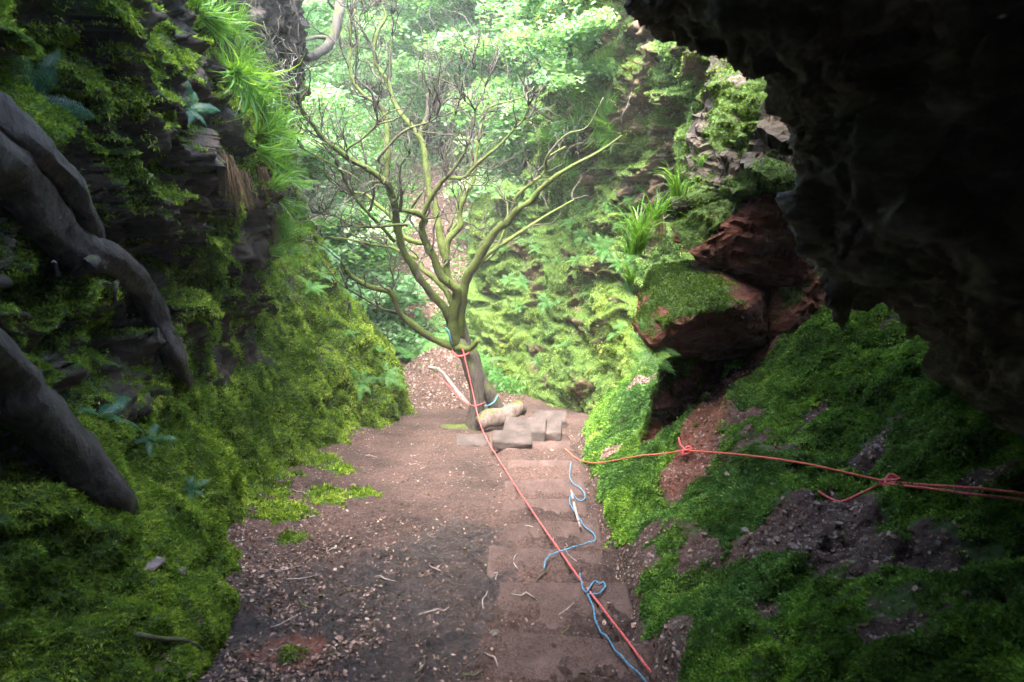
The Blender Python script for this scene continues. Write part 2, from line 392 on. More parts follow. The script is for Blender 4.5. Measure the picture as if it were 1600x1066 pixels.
# ------------------------------------------------------------------ right bank
yb = np.concatenate([np.linspace(-2, 1.0, 30)[:-1], np.linspace(1.0, 9.0, 430)])
xb = np.linspace(0, 1, 330)**1.25
Yb, Xb = np.meshgrid(yb, xb, indexing='ij')
Xb = foot_x(Yb)-0.12+Xb*4.6
Zb = bank_z(Xb, Yb)
Pb = np.stack([Xb, Yb, Zb], -1); Q = np.stack([Xb, Yb, 0*Xb], -1)
bz = lambda x, y: bank_z(x, y, False)
def hb(px, py): return hit(px, py, bz)[:2]
streak = [hb(1235, 500), hb(1180, 560), hb(1130, 610), hb(1095, 670), hb(1065, 740)]
sd_ = seg_dist(Q[..., :2], streak)
redb = 0.33+0.8*np.exp(-(sd_/0.13)**2)
nm = fbm(Q, 1.7, 4)
mossb = 0.74+0.5*nm
for (px, py, r) in [(1275, 640, .09), (1165, 655, .08), (1140, 790, .07), (1230, 830, .12), (1290, 850, .11), (1090, 870, .08), (1180, 850, .08), (1000, 890, .06),
                    (1060, 980, .08), (1040, 1040, .08), (1360, 700, .09), (1310, 790, .14), (1530, 740, .10), (1020, 840, .06), (1010, 600, .17), (960, 700, .12), (975, 660, .08), (1470, 850, .07), (1400, 1000, .06), (1200, 935, .06)]:
    c = hb(px, py)
    mossb = mossb-1.0*np.exp(-(np.linalg.norm(Q[..., :2]-c, axis=-1)/r)**2)
mossb = mossb-1.1*np.exp(-(sd_/0.12)**2)-0.6*sstep(0.10, 0.0, Xb-foot_x(Yb))*1.2
mossb = np.clip(mossb, 0, 1)
dark = 0.5*np.exp(-(np.linalg.norm(Q[..., :2]-hb(1040, 1020), axis=-1)/0.35)**2)
bank = mesh_np('hillside', Pb.reshape(-1, 3), grid_faces(len(yb), len(xb))[:, ::-1], M['soil'],
               {'wet': dark, 'red': redb, 'moss': mossb}, True)
tag(bank, kind='structure')

# ------------------------------------------------------------------ left rock wall
LW = {  # station Y : (x, z) from foot to top
 -2.5: [(-0.9, -.3), (-1.0, .0), (-1.3, .3), (-1.6, .6), (-1.8, 1.0), (-1.9, 1.5), (-1.9, 2.0), (-1.8, 2.6), (-1.5, 3.6), (-1.2, 5.5)],
 0.2: [(-1.0, -.45), (-1.1, -.2), (-1.35, .0), (-1.6, .2), (-1.75, .6), (-1.8, 1.1), (-1.75, 1.6), (-1.7, 2.3), (-1.5, 3.2), (-1.3, 5)],
 1.2: [(-1.12, -.75), (-1.26, -.42), (-1.5, -.18), (-1.75, .02), (-1.9, .5), (-1.9, 1.0), (-1.8, 1.6), (-1.75, 2.3), (-1.6, 3.2), (-1.4, 5)],
 2.0: [(-1.36, -1.0), (-1.48, -.58), (-1.70, -.36), (-1.9, -.1), (-2.0, .5), (-2.0, 1.0), (-1.9, 1.6), (-1.8, 2.3), (-1.7, 3.2), (-1.6, 5)],
 3.0: [(-1.72, -1.3), (-1.82, -.85), (-1.95, -.5), (-2.1, -.1), (-2.1, .4), (-2.1, 1.0), (-2.05, 1.6), (-2.0, 2.3), (-2.0, 3.2), (-2.0, 5)],
 4.0: [(-2.0, -1.6), (-2.1, -1.1), (-2.3, -.7), (-2.4, -.2), (-2.35, .3), (-2.2, .9), (-2.1, 1.5), (-2.15, 2.2), (-2.3, 3.2), (-2.5, 5)],
 5.0: [(-2.0, -1.95), (-2.1, -1.3), (-2.3, -.8), (-2.42, -.3), (-2.32, .3), (-2.12, .95), (-2.2, 1.6), (-2.4, 2.3), (-2.6, 3.2), (-2.8, 5)],
 5.8: [(-1.95, -2.2), (-2.1, -1.5), (-2.35, -.9), (-2.65, -.3), (-2.8, .3), (-2.8, 1.0), (-2.75, 1.6), (-2.75, 2.3), (-2.85, 3.2), (-3.0, 5)],
 7.0: [(-1.65, -2.6), (-1.85, -1.8), (-2.1, -1.1), (-2.5, -.4), (-2.9, .3), (-3.05, 1), (-3.05, 1.6), (-2.95, 2.3), (-2.9, 3.2), (-3.0, 5)],
 8.0: [(-1.4, -3.1), (-1.65, -2.1), (-2.05, -1.2), (-2.5, -.4), (-2.9, .45), (-3.1, 1.1), (-3.1, 1.7), (-2.85, 2.4), (-2.65, 3.0), (-2.8, 5)],
 8.7: [(-1.75, -3.3), (-2.05, -2.2), (-2.5, -1.25), (-3.0, -.45), (-3.4, .4), (-3.6, 1.1), (-3.6, 1.8), (-3.3, 2.5), (-3.2, 3.2), (-3.4, 5)],
 9.6: [(-3.4, -3.6), (-3.6, -2.3), (-4.0, -1.3), (-4.4, -.4), (-4.8, .4), (-5.0, 1.2), (-5.0, 1.9), (-4.9, 2.7), (-4.8, 3.4), (-5, 5)],
 10.2: [(-6, -3.6), (-6.2, -2.3), (-6.4, -1.3), (-6.6, -.4), (-6.8, .4), (-7, 1.2), (-7, 1.9), (-6.9, 2.7), (-6.8, 3.4), (-7, 5)],
}
KY = sorted(LW)
C = np.array([[(x, y, z) for x, z in LW[y]] for y in KY])
def ctrl_patch(C, us, vs):
    A = cr(C, 0, us)                         # (nu, rows, 3)
    B = cr(np.swapaxes(A, 0, 1), 0, vs)      # (nv, nu, 3)
    return np.swapaxes(B, 0, 1)
us = np.concatenate([np.linspace(0, 1.5, 40)[:-1], np.linspace(1.5, 9.4, 430)[:-1], np.linspace(9.4, 12, 60)])
vs = np.linspace(0, 9, 340)
Pl = ctrl_patch(C, us, vs)
Nl = grid_normals(Pl); Nl *= np.sign(Nl[..., 0:1].mean() or 1)
if Nl[200, 150, 0] < 0: Nl = -Nl
def left_disp(P, N):
    y = P[..., 1]; z = P[..., 2]
    hi = sstep(-0.5, 0.9, z+0.0*y)                       # upper part rockier
    q = (z+0.55*y)                                       # beds run down and away
    wp = P+0.25*fbm(P, 1.2, 3)[..., None]
    bedc = np.stack([wp[..., 0]*0.6, wp[..., 1]*0.45, (wp[..., 2]+0.55*wp[..., 1])*2.1], -1)
    d = 0.20*fbm(P, 0.75, 3)
    rd = ridged(bedc, 1.0, 4, 0.5)
    d = d+(0.05+0.05*hi)*(rd-0.6)
    F1, F2, ID = worley(np.stack([wp[..., 0], wp[..., 1]*0.9, (wp[..., 2]+0.5*wp[..., 1])*1.5], -1), 2.2)
    d = d-hi*0.05*sstep(0.10, 0.0, F2-F1)
    drip = np.stack([P[..., 0]*1.5, P[..., 1]*5+P[..., 2]*0.8, P[..., 2]*1.0], -1)
    d = d+hi*(0.15*facet(bedc+7, 1.3)+0.06*facet(bedc+2, 3.1)+0.025*facet(bedc, 7.0))
    d = d+0.075*fbm(drip, 1.1, 3)*sstep(3.0, 4.2, y)
    lump = np.maximum(fbm(P, 3.2, 3), -0.3)
    d = d+0.07*lump+0.035*fbm(P, 8, 3)+0.012*fbm(P, 22, 3)
    return d*sstep(-0.1, 0.6, (z-base_z(y))+0.4)
dl = left_disp(Pl, Nl)
Pl = Pl+Nl*dl[..., None]
Nl2 = grid_normals(Pl); Nl2 *= np.sign((Nl2*Nl).sum(-1, keepdims=True))
y_, z_ = Pl[..., 1], Pl[..., 2]
hgt = z_-base_z(y_)
mossl = 0.62+0.55*fbm(Pl, 1.4, 4)+0.3*Nl2[..., 2]+0.5*sstep(1.4, 0.3, hgt)
# dark bare rock band on the upper near wall and under the ledge
rocky = sstep(1.0, 1.9, hgt)*sstep(6.2, 5.2, y_)
mossl = mossl-0.06*rocky-0.5*np.exp(-((y_-5.2)/0.45)**2)*sstep(0.7, 1.3, hgt)*sstep(3.2, 2.4, hgt)
mossl = mossl-0.9*sstep(4.6, 5.2, hgt)*sstep(6.5, 7.2, y_)
mossl = np.clip(mossl, 0, 1)
lw = mesh_np('cliff', Pl.reshape(-1, 3), grid_faces(*Pl.shape[:2]), M['wall'], {'moss': mossl}, True)
tag(lw, kind='structure')

# ------------------------------------------------------------------ right far cliff
RC = [
 [(1420,640,4.2),(1420,500,4.2),(1430,380,4.2),(1430,280,4.2),(1420,180,4.2),(1420,60,4.0),(1420,-150,3.8),(1450,-400,3.6)],
 [(1290,620,4.9),(1300,500,5.0),(1310,400,5.0),(1310,300,4.9),(1300,200,4.8),(1300,100,4.8),(1310,-120,4.6),(1320,-350,4.4)],
 [(1180,610,5.3),(1200,500,5.7),(1200,400,5.8),(1200,310,5.6),(1190,220,5.6),(1190,120,5.6),(1200,-100,5.4),(1210,-300,5.2)],
 [(1100,600,5.9),(1110,500,6.3),(1115,400,6.6),(1115,310,6.6),(1110,220,6.6),(1110,120,6.7),(1115,-80,6.6),(1120,-260,6.6)],
 [(1010,600,6.6),(1030,490,7.1),(1040,400,7.4),(1040,300,7.6),(1045,210,7.6),(1050,110,7.7),(1050,-80,7.8),(1060,-240,8)],
 [(950,640,7.8),(960,510,8.2),(965,400,8.5),(965,300,8.7),(965,200,8.7),(970,100,8.9),(985,-60,9.2),(1010,-200,9.6)],
 [(890,655,8.8),(900,530,9.2),(900,400,9.6),(895,300,9.9),(890,200,9.9),(892,100,9.9),(910,-40,10.2),(950,-180,10.8)],
 [(825,645,9.8),(835,530,10.2),(840,410,10.6),(838,300,10.9),(852,200,10.8),(858,100,10.7),(880,-20,11),(930,-160,11.5)],
 [(765,640,10.6),(770,530,11.1),(772,440,11.5),(765,330,11.2),(838,240,11.6),(850,110,11.5),(870,-10,11.8),(920,-130,12.4)],
 [(715,620,12.2),(715,520,12.8),(742,440,13.2),(765,340,13.2),(850,250,13.2),(870,120,13.6),(890,0,14),(940,-100,15)],
 [(730,600,15),(740,500,15.5),(770,440,16),(800,340,16),(870,250,16),(900,120,16.5),(920,20,17),(960,-60,18)],
]
C = np.array([[at(*p) for p in c] for c in RC])
us = np.concatenate([np.linspace(0, 2, 70)[:-1], np.linspace(2, 9, 400)[:-1], np.linspace(9, 10, 30)]); vs = np.linspace(0, 7, 300)
Pc = ctrl_patch(C, us, vs); Nc = grid_normals(Pc)
ref = np.array([-0.75, -0.6, 0.2])
Nc *= np.sign((Nc@ref))[..., None]
def cliff_disp(P):
    wp = P+0.3*fbm(P, 0.9, 3)[..., None]
    bed = np.stack([wp[..., 0]*0.7, wp[..., 1]*0.6, wp[..., 2]*2.2+0.5*wp[..., 1]], -1)
    F1, F2, ID = worley(bed, 1.3)
    G1_, G2_, IE = worley(bed+3, 2.9)
    up = sstep(-0.6, 0.4, P[..., 2])
    d = 0.22*fbm(P, 0.6, 3)+(0.10+0.20*up)*facet(bed, 1.3, .6)+(0.05+0.10*up)*facet(bed+3, 2.9, .7)+(.02+.05*up)*facet(bed, 7.0)
    d = d-0.07*up*sstep(0.08, 0.0, F2-F1)
    d = d+0.09*(ridged(bed, 1.4, 3)-0.5)*(1-0.8*up)+0.025*fbm(P, 5, 4)+0.015*fbm(P, 16, 3)
    return d
Pc = Pc+Nc*cliff_disp(Pc)[..., None]
Nc2 = grid_normals(Pc); Nc2 *= np.sign((Nc2*Nc).sum(-1, keepdims=True))
upc = sstep(-0.3, 0.7, Pc[..., 2])
mossc = 0.80+0.6*fbm(Pc, 1.3, 4)-0.36*upc+0.3*Nc2[..., 2]+0.7*sstep(9.3, 10.3, Pc[..., 1])*upc
mossc = np.clip(mossc, 0, 1)
cl = mesh_np('cliff', Pc.reshape(-1, 3), grid_faces(*Pc.shape[:2]), M['cliff'], {'moss': mossc}, True)
tag(cl, kind='structure')

# ------------------------------------------------------------------ dark overhanging rock near the camera and an unseen roof shell added to block skylight
S = [(800,-420),(905,-200),(950,-60),(962,20),(1005,62),(1080,80),(1150,108),(1205,132),(1228,200),(1247,262),(1236,335),(1232,400),(1262,446),(1305,487),(1390,502),(1445,548),(1510,610),(1600,690),(1720,790),(1900,900)]
cen = np.array((1900.0, -200.0))
cols = []
for i, (px, py) in enumerate(S):
    p = np.array((px, py), float); d = cen-p; L = np.linalg.norm(d); d = d/L
    if i < 3: d = np.array((0.55, -0.83))
    if i > 15: d = np.array((0.5, -0.86))
    Yb_ = 1.85 if i < 14 else 1.85-0.08*(i-14)
    q = [(p+d*330, Yb_+2.0), (p+d*150, Yb_+1.3), (p+d*30, Yb_+0.6), (p+d*4, Yb_+0.18), (p, Yb_), (p+d*30, Yb_-0.25), (p+d*130, Yb_-0.55), (p+d*300, Yb_-0.8), (p+d*1000, Yb_-1.15)]
    cols.append([at(a[0], a[1], y) for a, y in q])
C = np.array(cols)
us = np.linspace(0, len(S)-1, 520); vs = np.linspace(0, 8, 300)
Pd = ctrl_patch(C, us, vs); Nd = grid_normals(Pd)
camp = np.array([0, 0, CAMZ]); vd = camp-Pd
sgn = np.sign((Nd*vd).sum(-1)); 
mid = np.sign((Nd[:, 150:]*vd[:, 150:]).sum(-1).mean()); Nd = Nd*mid
F1, F2, ID = worley(Pd, 7.0)
dd = 0.12*fbm(Pd, 1.6, 3)+0.04*fbm(Pd, 6, 4)+0.05*(0.6-F1)+0.05*facet(Pd, 5.0)+0.02*fbm(Pd, 25, 3)
Pd = Pd+Nd*(dd-0.03)[..., None]
dr = mesh_np('rock_overhang', Pd.reshape(-1, 3), grid_faces(*Pd.shape[:2]), M['dark_rock'], {}, True)
tag(dr, 'huge dark rough overhanging rock filling the upper right', 'rock')
# unseen shell added over and behind the camera to darken the near gorge
th = np.linspace(-0.25, math.pi+0.25, 60); yy = np.linspace(-4.2, 0.35, 60)
T_, Yr = np.meshgrid(th, yy)
rad = 1-0.0*Yr
Xr = 0.5+3.0*np.cos(T_)*np.where(Yr < -3, np.sqrt(np.clip(1-((Yr+3)/1.2)**2, 0.0, 1)), 1)
Zr = 0.6+3.0*np.sin(T_)*np.where(Yr < -3, np.sqrt(np.clip(1-((Yr+3)/1.2)**2, 0.0, 1)), 1)
Pr = np.stack([Xr, Yr+2.1*sstep(1.5, 2.3, T_)*sstep(-3, 0, Yr), Zr], -1)
Nr = grid_normals(Pr); Pr = Pr+Nr*(0.15*fbm(Pr, 1.2, 4))[..., None]
rf = mesh_np('unseen_shade_roof', Pr.reshape(-1, 3), grid_faces(*Pr.shape[:2]), M['dark_rock'], {}, True)
tag(rf, kind='structure')

# ------------------------------------------------------------------ faceted rocks of the jutting outcrop
def rock(name, pts, mat, moss_fn=None, disp=0.03, cuts=5, seed=0, shift=(0, 0, 0), parent=None, bev=0.025):
    bm = bmesh.new()
    for p in pts: bm.verts.new(p)
    r = bmesh.ops.convex_hull(bm, input=bm.verts)
    bmesh.ops.delete(bm, geom=[e for e in r['geom_interior'] if isinstance(e, bmesh.types.BMVert)], context='VERTS')
    bmesh.ops.dissolve_limit(bm, angle_limit=math.radians(6), verts=bm.verts, edges=bm.edges)
    bmesh.ops.bevel(bm, geom=bm.edges[:], offset=bev, segments=1, affect='EDGES')
    bmesh.ops.triangulate(bm, faces=bm.faces)
    for k in range(cuts):
        L = 0.5*0.6**k if k else 0.35
        es = [e for e in bm.edges if e.calc_length() > L]
        if not es: continue
        bmesh.ops.subdivide_edges(bm, edges=es, cuts=1, use_grid_fill=False)
        bmesh.ops.triangulate(bm, faces=[f for f in bm.faces if len(f.verts) > 3])
    for k in range(3):
        es = [e for e in bm.edges if e.calc_length() > 0.05]
        if len(bm.verts) > 60000 or not es: break
        bmesh.ops.subdivide_edges(bm, edges=es, cuts=1); bmesh.ops.triangulate(bm, faces=[f for f in bm.faces if len(f.verts) > 3])
    bmesh.ops.recalc_face_normals(bm, faces=bm.faces)
    bm.normal_update()
    V = np.array([v.co for v in bm.verts]); N = np.array([v.normal for v in bm.verts])
    F = np.array([[v.index for v in f.verts] for f in bm.faces]) if False else None
    bm.verts.index_update()
    F = np.array([[v.index for v in f.verts] for f in bm.faces])
    bm.free()
    W = V+seed*3.7
    bed = np.stack([W[:, 0]*.8, W[:, 1]*.8, W[:, 2]*2.0+0.5*W[:, 0]], -1)
    F1, F2, ID = worley(bed, 4.0)
    V = V+N*(disp*fbm(W, 2.5, 4)+disp*1.3*facet(bed, 3.0)+disp*.6*facet(bed, 8.0)+disp*0.25*fbm(W, 18, 3))[:, None]
    m = np.clip(moss_fn(V, N), 0, 1) if moss_fn else np.zeros(len(V))
    o = mesh_np(name, V, F, mat, {'moss': m}, False, parent)
    for p in o.data.polygons: pass
    return o, V, N, F, m
SC = []  # scatter sources from rocks: (V,F,N,mask)
mtop = lambda V, N: 0.1+1.0*sstep(0.1, 0.5, N[:, 2]*0.8-N[:, 0]*0.25+0.25*fbm(V, 3, 3))
A = lambda L: [at(*p) for p in L]
b1 = rock('boulder', A([(1021,536,3.82),(1068,500,3.66),(1102,484,3.68),(1162,478,3.95),(1133,411,4.42),(1080,405,4.5),(1015,422,4.55),(983,508,4.12),(1003,440,4.4),(1020,548,3.98),(1060,562,4.2),(1120,550,4.3),(1170,520,4.35),(1250,430,5.2),(1250,560,4.9),(1110,420,5.3),(1060,500,5.2)]), M['red_rock'], lambda V, N: 0.27+0.5*sstep(0.0, 0.6, N[:, 2]+0.25*N[:, 0]+0.5*fbm(V, 3, 4))*sstep(1.75, 1.35, V[:, 0]+.25*fbm(V, 4, 4)), 0.018)
tag(b1[0], 'jutting red sandstone boulder with a green mossy sloping face', 'boulder')
b2 = rock('boulder', A([(1070,402,4.25),(1040,352,4.5),(1100,318,4.4),(1190,280,4.2),(1260,300,4.1),(1280,440,4.3),(1200,450,4.4),(1150,412,4.4),(1100,330,5.6),(1260,260,5.6),(1260,440,5.6)]), M['red_rock'], lambda V, N: mtop(V, N)*0.6, 0.03, seed=1)
tag(b2[0], 'dark red rock wedged above the mossy jutting boulder', 'boulder')
b3 = rock('boulder', A([(1052,330,4.7),(1110,292,4.35),(1180,296,4.1),(1240,268,4.05),(1262,190,4.2),(1215,110,4.4),(1130,118,4.9),(1098,200,4.9),(1120,60,5.6),(1250,60,5.4),(1250,300,5.6),(1100,300,5.8),(1220,40,5.0)]), M['wall'], lambda V, N: 0.50+0.6*fbm(V, 3.0, 4), 0.06, seed=2)
tag(b3[0], 'shaggy moss covered rock bulge under the dark overhang', 'boulder')
b4 = rock('boulder', A([(1036,574,4.2),(1098,556,4.35),(1118,590,4.4),(1075,645,4.2),(1014,642,4.05),(1020,612,4.05),(1060,560,4.9),(1160,560,5.0),(1150,640,4.8),(1050,650,4.7)]), M['red_rock'], lambda V, N: .3+mtop(V, N)*1.0, 0.03, seed=3)
tag(b4[0], 'angular mossy rock ledge directly below the jutting boulder', 'boulder')
b5 = rock('boulder', A([(1012,640,4.1),(1052,628,4.2),(1068,655,4.2),(1040,690,4.15),(1010,702,4.05),(996,694,4.05),(1060,640,4.6),(1060,700,4.6),(1020,700,4.5)]), M['red_rock'], lambda V, N: 0.2+mtop(V, N), 0.025, seed=4)
tag(b5[0], 'low green rock flake standing on the mossy bank', 'boulder')
b6 = rock('boulder', A([(1200,430,4.5),(1150,560,4.6),(1240,500,4.2),(1290,430,4.2),(1110,600,4.9),(1250,300,5.6),(1330,560,5.2),(1100,560,5.6)]), M['red_rock'], lambda V, N: mtop(V, N)*0.5, 0.03, seed=5)
tag(b6[0], 'bare red rock face in shadow behind the jutting boulder', 'boulder')

# ------------------------------------------------------------------ scatter engine
def sample_grid(P, N, mask, n, dens=None, margin=160):
    px, py, dp = pix(P)
    vis = (px > -margin) & (px < 1600+margin) & (py > -margin) & (py < 1066+margin) & (dp > 0.2)
    a = np.cross(P[1:, :-1]-P[:-1, :-1], P[:-1, 1:]-P[:-1, :-1]); ar = np.linalg.norm(a, axis=-1)
    wgt = ar*mask[:-1, :-1]*vis[:-1, :-1]
    if dens is not None: wgt = wgt*dens(P[:-1, :-1])
    c = np.cumsum(wgt.ravel()); tot = c[-1]
    k = np.searchsorted(c, RNG.random(n)*tot)
    i, j = np.unravel_index(np.minimum(k, wgt.size-1), wgt.shape)
    u = RNG.random((n, 1)); v = RNG.random((n, 1))
    pt = P[i, j]*(1-u)*(1-v)+P[i+1, j]*u*(1-v)+P[i, j+1]*(1-u)*v+P[i+1, j+1]*u*v
    return pt, N[i, j]
def sample_tri(V, N, F, mask, n):
    a, b, c = V[F[:, 0]], V[F[:, 1]], V[F[:, 2]]
    cr_ = np.cross(b-a, c-a); nn = cr_/(np.linalg.norm(cr_, axis=1, keepdims=True)+1e-12)
    nn *= np.sign((nn*N[F[:, 0]]).sum(1))[:, None]
    wgt = np.linalg.norm(cr_, axis=1)*mask[F].mean(1)*((nn*(camp-a)).sum(1) > -0.3)
    cs = np.cumsum(wgt); k = np.searchsorted(cs, RNG.random(n)*cs[-1]); k = np.minimum(k, len(F)-1)
    r1 = np.sqrt(RNG.random((n, 1))); r2 = RNG.random((n, 1))
    return a[k]*(1-r1)+b[k]*r1*(1-r2)+c[k]*r1*r2, nn[k]
def unit(v): return v/(np.linalg.norm(v, axis=-1, keepdims=True)+1e-9)
def blades(pt, nr, L, W, nb, spread=0.9, grav=0.25, tint=None, quad=False, sprd=0.3):
    """little pointed leaves, nb at every point"""
    n = len(pt); L = np.broadcast_to(L, (n,))
    p = np.repeat(pt, nb, 0); nn = np.repeat(nr, nb, 0); l = np.repeat(L, nb)*(0.6+0.8*RNG.random(n*nb))
    d = unit(nn+spread*RNG.normal(size=p.shape)+np.array([0, 0, -grav]))
    side = unit(np.cross(d, RNG.normal(size=p.shape)))
    p = p+sprd*RNG.normal(size=p.shape)*l[:, None]
    w = (l*W)[:, None]
    tn = np.repeat(tint if tint is not None else RNG.random(n), nb)
    tn = np.clip(tn+0.18*RNG.normal(size=n*nb), 0, 1)
    if not quad:
        V = np.stack([p-side*w, p+side*w, p+d*l[:, None]], 1).reshape(-1, 3)
        F = np.arange(3*n*nb).reshape(-1, 3); t = np.repeat(tn, 3)
    else:
        m = p+d*(l*0.45)[:, None]; tip = p+unit(d+np.array([0, 0, -0.35]))*l[:, None]
        V = np.stack([p, m-side*w, tip, m+side*w], 1).reshape(-1, 3)
        F = np.arange(4*n*nb).reshape(-1, 4); t = np.repeat(tn, 4)
    return V, F, t
def add_moss(name, src, mat, n, L0, W, nb, label, spread=0.9, grav=0.25, quad=False, lmul=None, pt=None):
    if pt is None: pt, nr = src
    dist = np.linalg.norm(pt-camp, axis=1)
    L = L0*np.clip(dist/3.0, 0.6, 2.2)**0.7
    if lmul is not None: L = L*lmul(pt)
    tint = np.clip(0.42+0.5*fbm(pt, 2.2, 3)+0.45*fbm(pt, 12, 2)+0.12*RNG.normal(size=len(pt)), 0, 1)
    V, F, t = blades(pt, nr, L, W, nb, spread, grav, tint, quad)
    o = mesh_np(name, V, F, mat, {'tint': t}, False)
    tag(o, label, 'moss', kind='stuff'); return o

def fall(P):
    d = np.linalg.norm(P-camp, axis=-1); return 1/np.maximum(d, 1.8)**1.25
sm = lambda m: sstep(0.42, 0.6, m)
mk = sm(mossl+0.35*fbm(Pl, 9, 3))
add_moss('moss', sample_grid(Pl, Nl2, mk, 250000, fall), M['moss'], 0, 0.016, 0.18, 6,
         'yellow green moss coating the left wall of the gorge', 0.8, 0.35)
mk = sm(mossb+0.30*fbm(Q, 9, 3)+.25*fbm(Q, 5, 4)+.06)
Nb = grid_normals(Pb); Nb *= np.sign(Nb[..., 2:3])
add_moss('moss', sample_grid(Pb, Nb, mk, 210000, fall), M['moss_r'], 0, 0.0145, 0.26, 6,
         'bright green leafy moss patches growing on the right bank', 0.95, 0.0, True)
mk = sm(mossc+0.35*fbm(Pc, 6, 3))
add_moss('moss', sample_grid(Pc, Nc2, mk, 170000, fall), M['moss_c'], 0, 0.014, 0.22, 5,
         'green moss and small plants on the far right cliff', 0.9, 0.6)
mk = sm(mossf+0.4*fbm(P0, 9, 3))
Nf = grid_normals(Pf); Nf *= np.sign(Nf[..., 2:3])
add_moss('moss', sample_grid(Pf, Nf, mk, 16000, fall), M['moss'], 0, 0.02, 0.2, 5, 'thin moss creeping onto the left edge of the path')
ptl, nl = [], []
for (o, V, N, F, m), n in ((b1, 4500), (b2, 3000), (b3, 9000), (b4, 3000), (b5, 3000), (b6, 2500)):
    p_, n_ = sample_tri(V, N, F, sm(m+0.25*fbm(V, 8, 3)), n); ptl.append(p_); nl.append(n_)
add_moss('moss', (np.concatenate(ptl), np.concatenate(nl)), M['moss_b'], 0, 0.010, 0.25, 5, 'short moss on the jutting boulders of the right side', 0.8, 0.4)

# ------------------------------------------------------------------ placing things on the built surfaces
GR = []
for P_, N_ in ((Pl, Nl2), (Pc, Nc2), (Pb, Nb), (Pf, Nf)):
    a_, b_, c_ = pix(P_); GR.append((P_.reshape(-1, 3), N_.reshape(-1, 3), a_.ravel(), b_.ravel(), c_.ravel()))
for (o, V, N, F, m) in (b1, b2, b3, b4, b5, b6):
    a_, b_, c_ = pix(V); GR.append((V, N, a_, b_, c_))
def surf(px, py, which=None):
    best = None
    for gi, (P_, N_, a_, b_, c_) in enumerate(GR):
        if which is not None and gi not in which: continue
        dd_ = (a_-px)**2+(b_-py)**2
        k = np.where((dd_ < 144) & (c_ > 0.5))[0]
        if len(k) == 0: continue
        dm = c_[k].min(); kk = k[c_[k] < dm+0.25]; j = kk[np.argmin(dd_[kk])]
        if best is None or c_[j] < best[2]: best = (P_[j], N_[j], c_[j])
    if best is None:
        h = hit(px, py, lambda x, y: floor_z(x, y, False), 1, 40); return h, np.array([0, 0, 1.0])
    return best[0], best[1]
def tube_mesh(pts, rad, k=8, sub=4, rough=0.0, seed=0, cap=True):
    pts = np.asarray(pts, float); n = (len(pts)-1)*sub+1
    P = cr(pts, n) if len(pts) > 2 else pts[0]+(pts[1]-pts[0])*np.linspace(0, 1, n)[:, None]
    R = np.interp(np.linspace(0, len(pts)-1, n), range(len(pts)), rad) if np.ndim(rad) else np.full(n, rad)
    T = unit(np.gradient(P, axis=0)); u = unit(np.cross(T[0], [0.3, 0.2, 1.0])+1e-6); U = []
    for t in T:
        u = u-t*(u@t); u = u/(np.linalg.norm(u)+1e-9); U.append(u)
    U = np.array(U); W = np.cross(T, U); a = np.linspace(0, 2*math.pi, k, endpoint=False)
    ring = U[:, None]*np.cos(a)[None, :, None]+W[:, None]*np.sin(a)[None, :, None]
    V = P[:, None]+ring*R[:, None, None]
    if k >= 16:
        q_ = np.stack([np.cos(a)[None]*1.6+0*R[:, None], np.sin(a)[None]*1.6+0*R[:, None], np.linspace(0, len(pts)*.7, n)[:, None]+0*a[None]+seed], -1)
        V = V+ring*(R[:, None, None]*(0.30*gnoise(q_)+0.14*gnoise(q_*2.3))[..., None])
    if rough:
        V = V+ring*(R[:, None, None]*rough*fbm(V+seed, 0.5/max(R.max(), 0.01), 3)[..., None])
    i = np.arange(n-1)[:, None]*k; j = np.arange(k)[None, :]; j2 = (j+1) % k
    F = np.stack([i+j, i+j2, i+k+j2, i+k+j], -1).reshape(-1, 4)
    V = V.reshape(-1, 3)
    if cap:
        V = np.concatenate([V, P[:1], P[-1:]]); c0, c1 = n*k, n*k+1; j = np.arange(k); j2 = (j+1) % k
        F = np.concatenate([F, np.stack([j2, j, np.full(k, c0), np.full(k, c0)], 1)[:, :4], np.stack([(n-1)*k+j, (n-1)*k+j2, np.full(k, c1), np.full(k, c1)], 1)])
    return V, F
def fix_tris(F):
    return F
class Bag:
    def __init__(s): s.V = []; s.F = []; s.n = 0; s.a = []
    def add(s, V, F, a=0.0):
        s.V.append(V); s.F.append(F+s.n); s.n += len(V); s.a.append(np.broadcast_to(a, (len(V),)))
    def build(s, name, mat, parent=None, smooth=True, an='moss'):
        V = np.concatenate(s.V); F = np.concatenate(s.F)
        if F.shape[1] == 4:  # collapse degenerate cap quads to triangles
            dg = F[:, 2] == F[:, 3]
            if dg.any():
                T = np.concatenate([F[~dg][:, [0, 1, 2]], F[~dg][:, [0, 2, 3]], F[dg][:, :3]]); F = T
        return mesh_np(name, V, F, mat, {an: np.concatenate(s.a)}, smooth, parent)

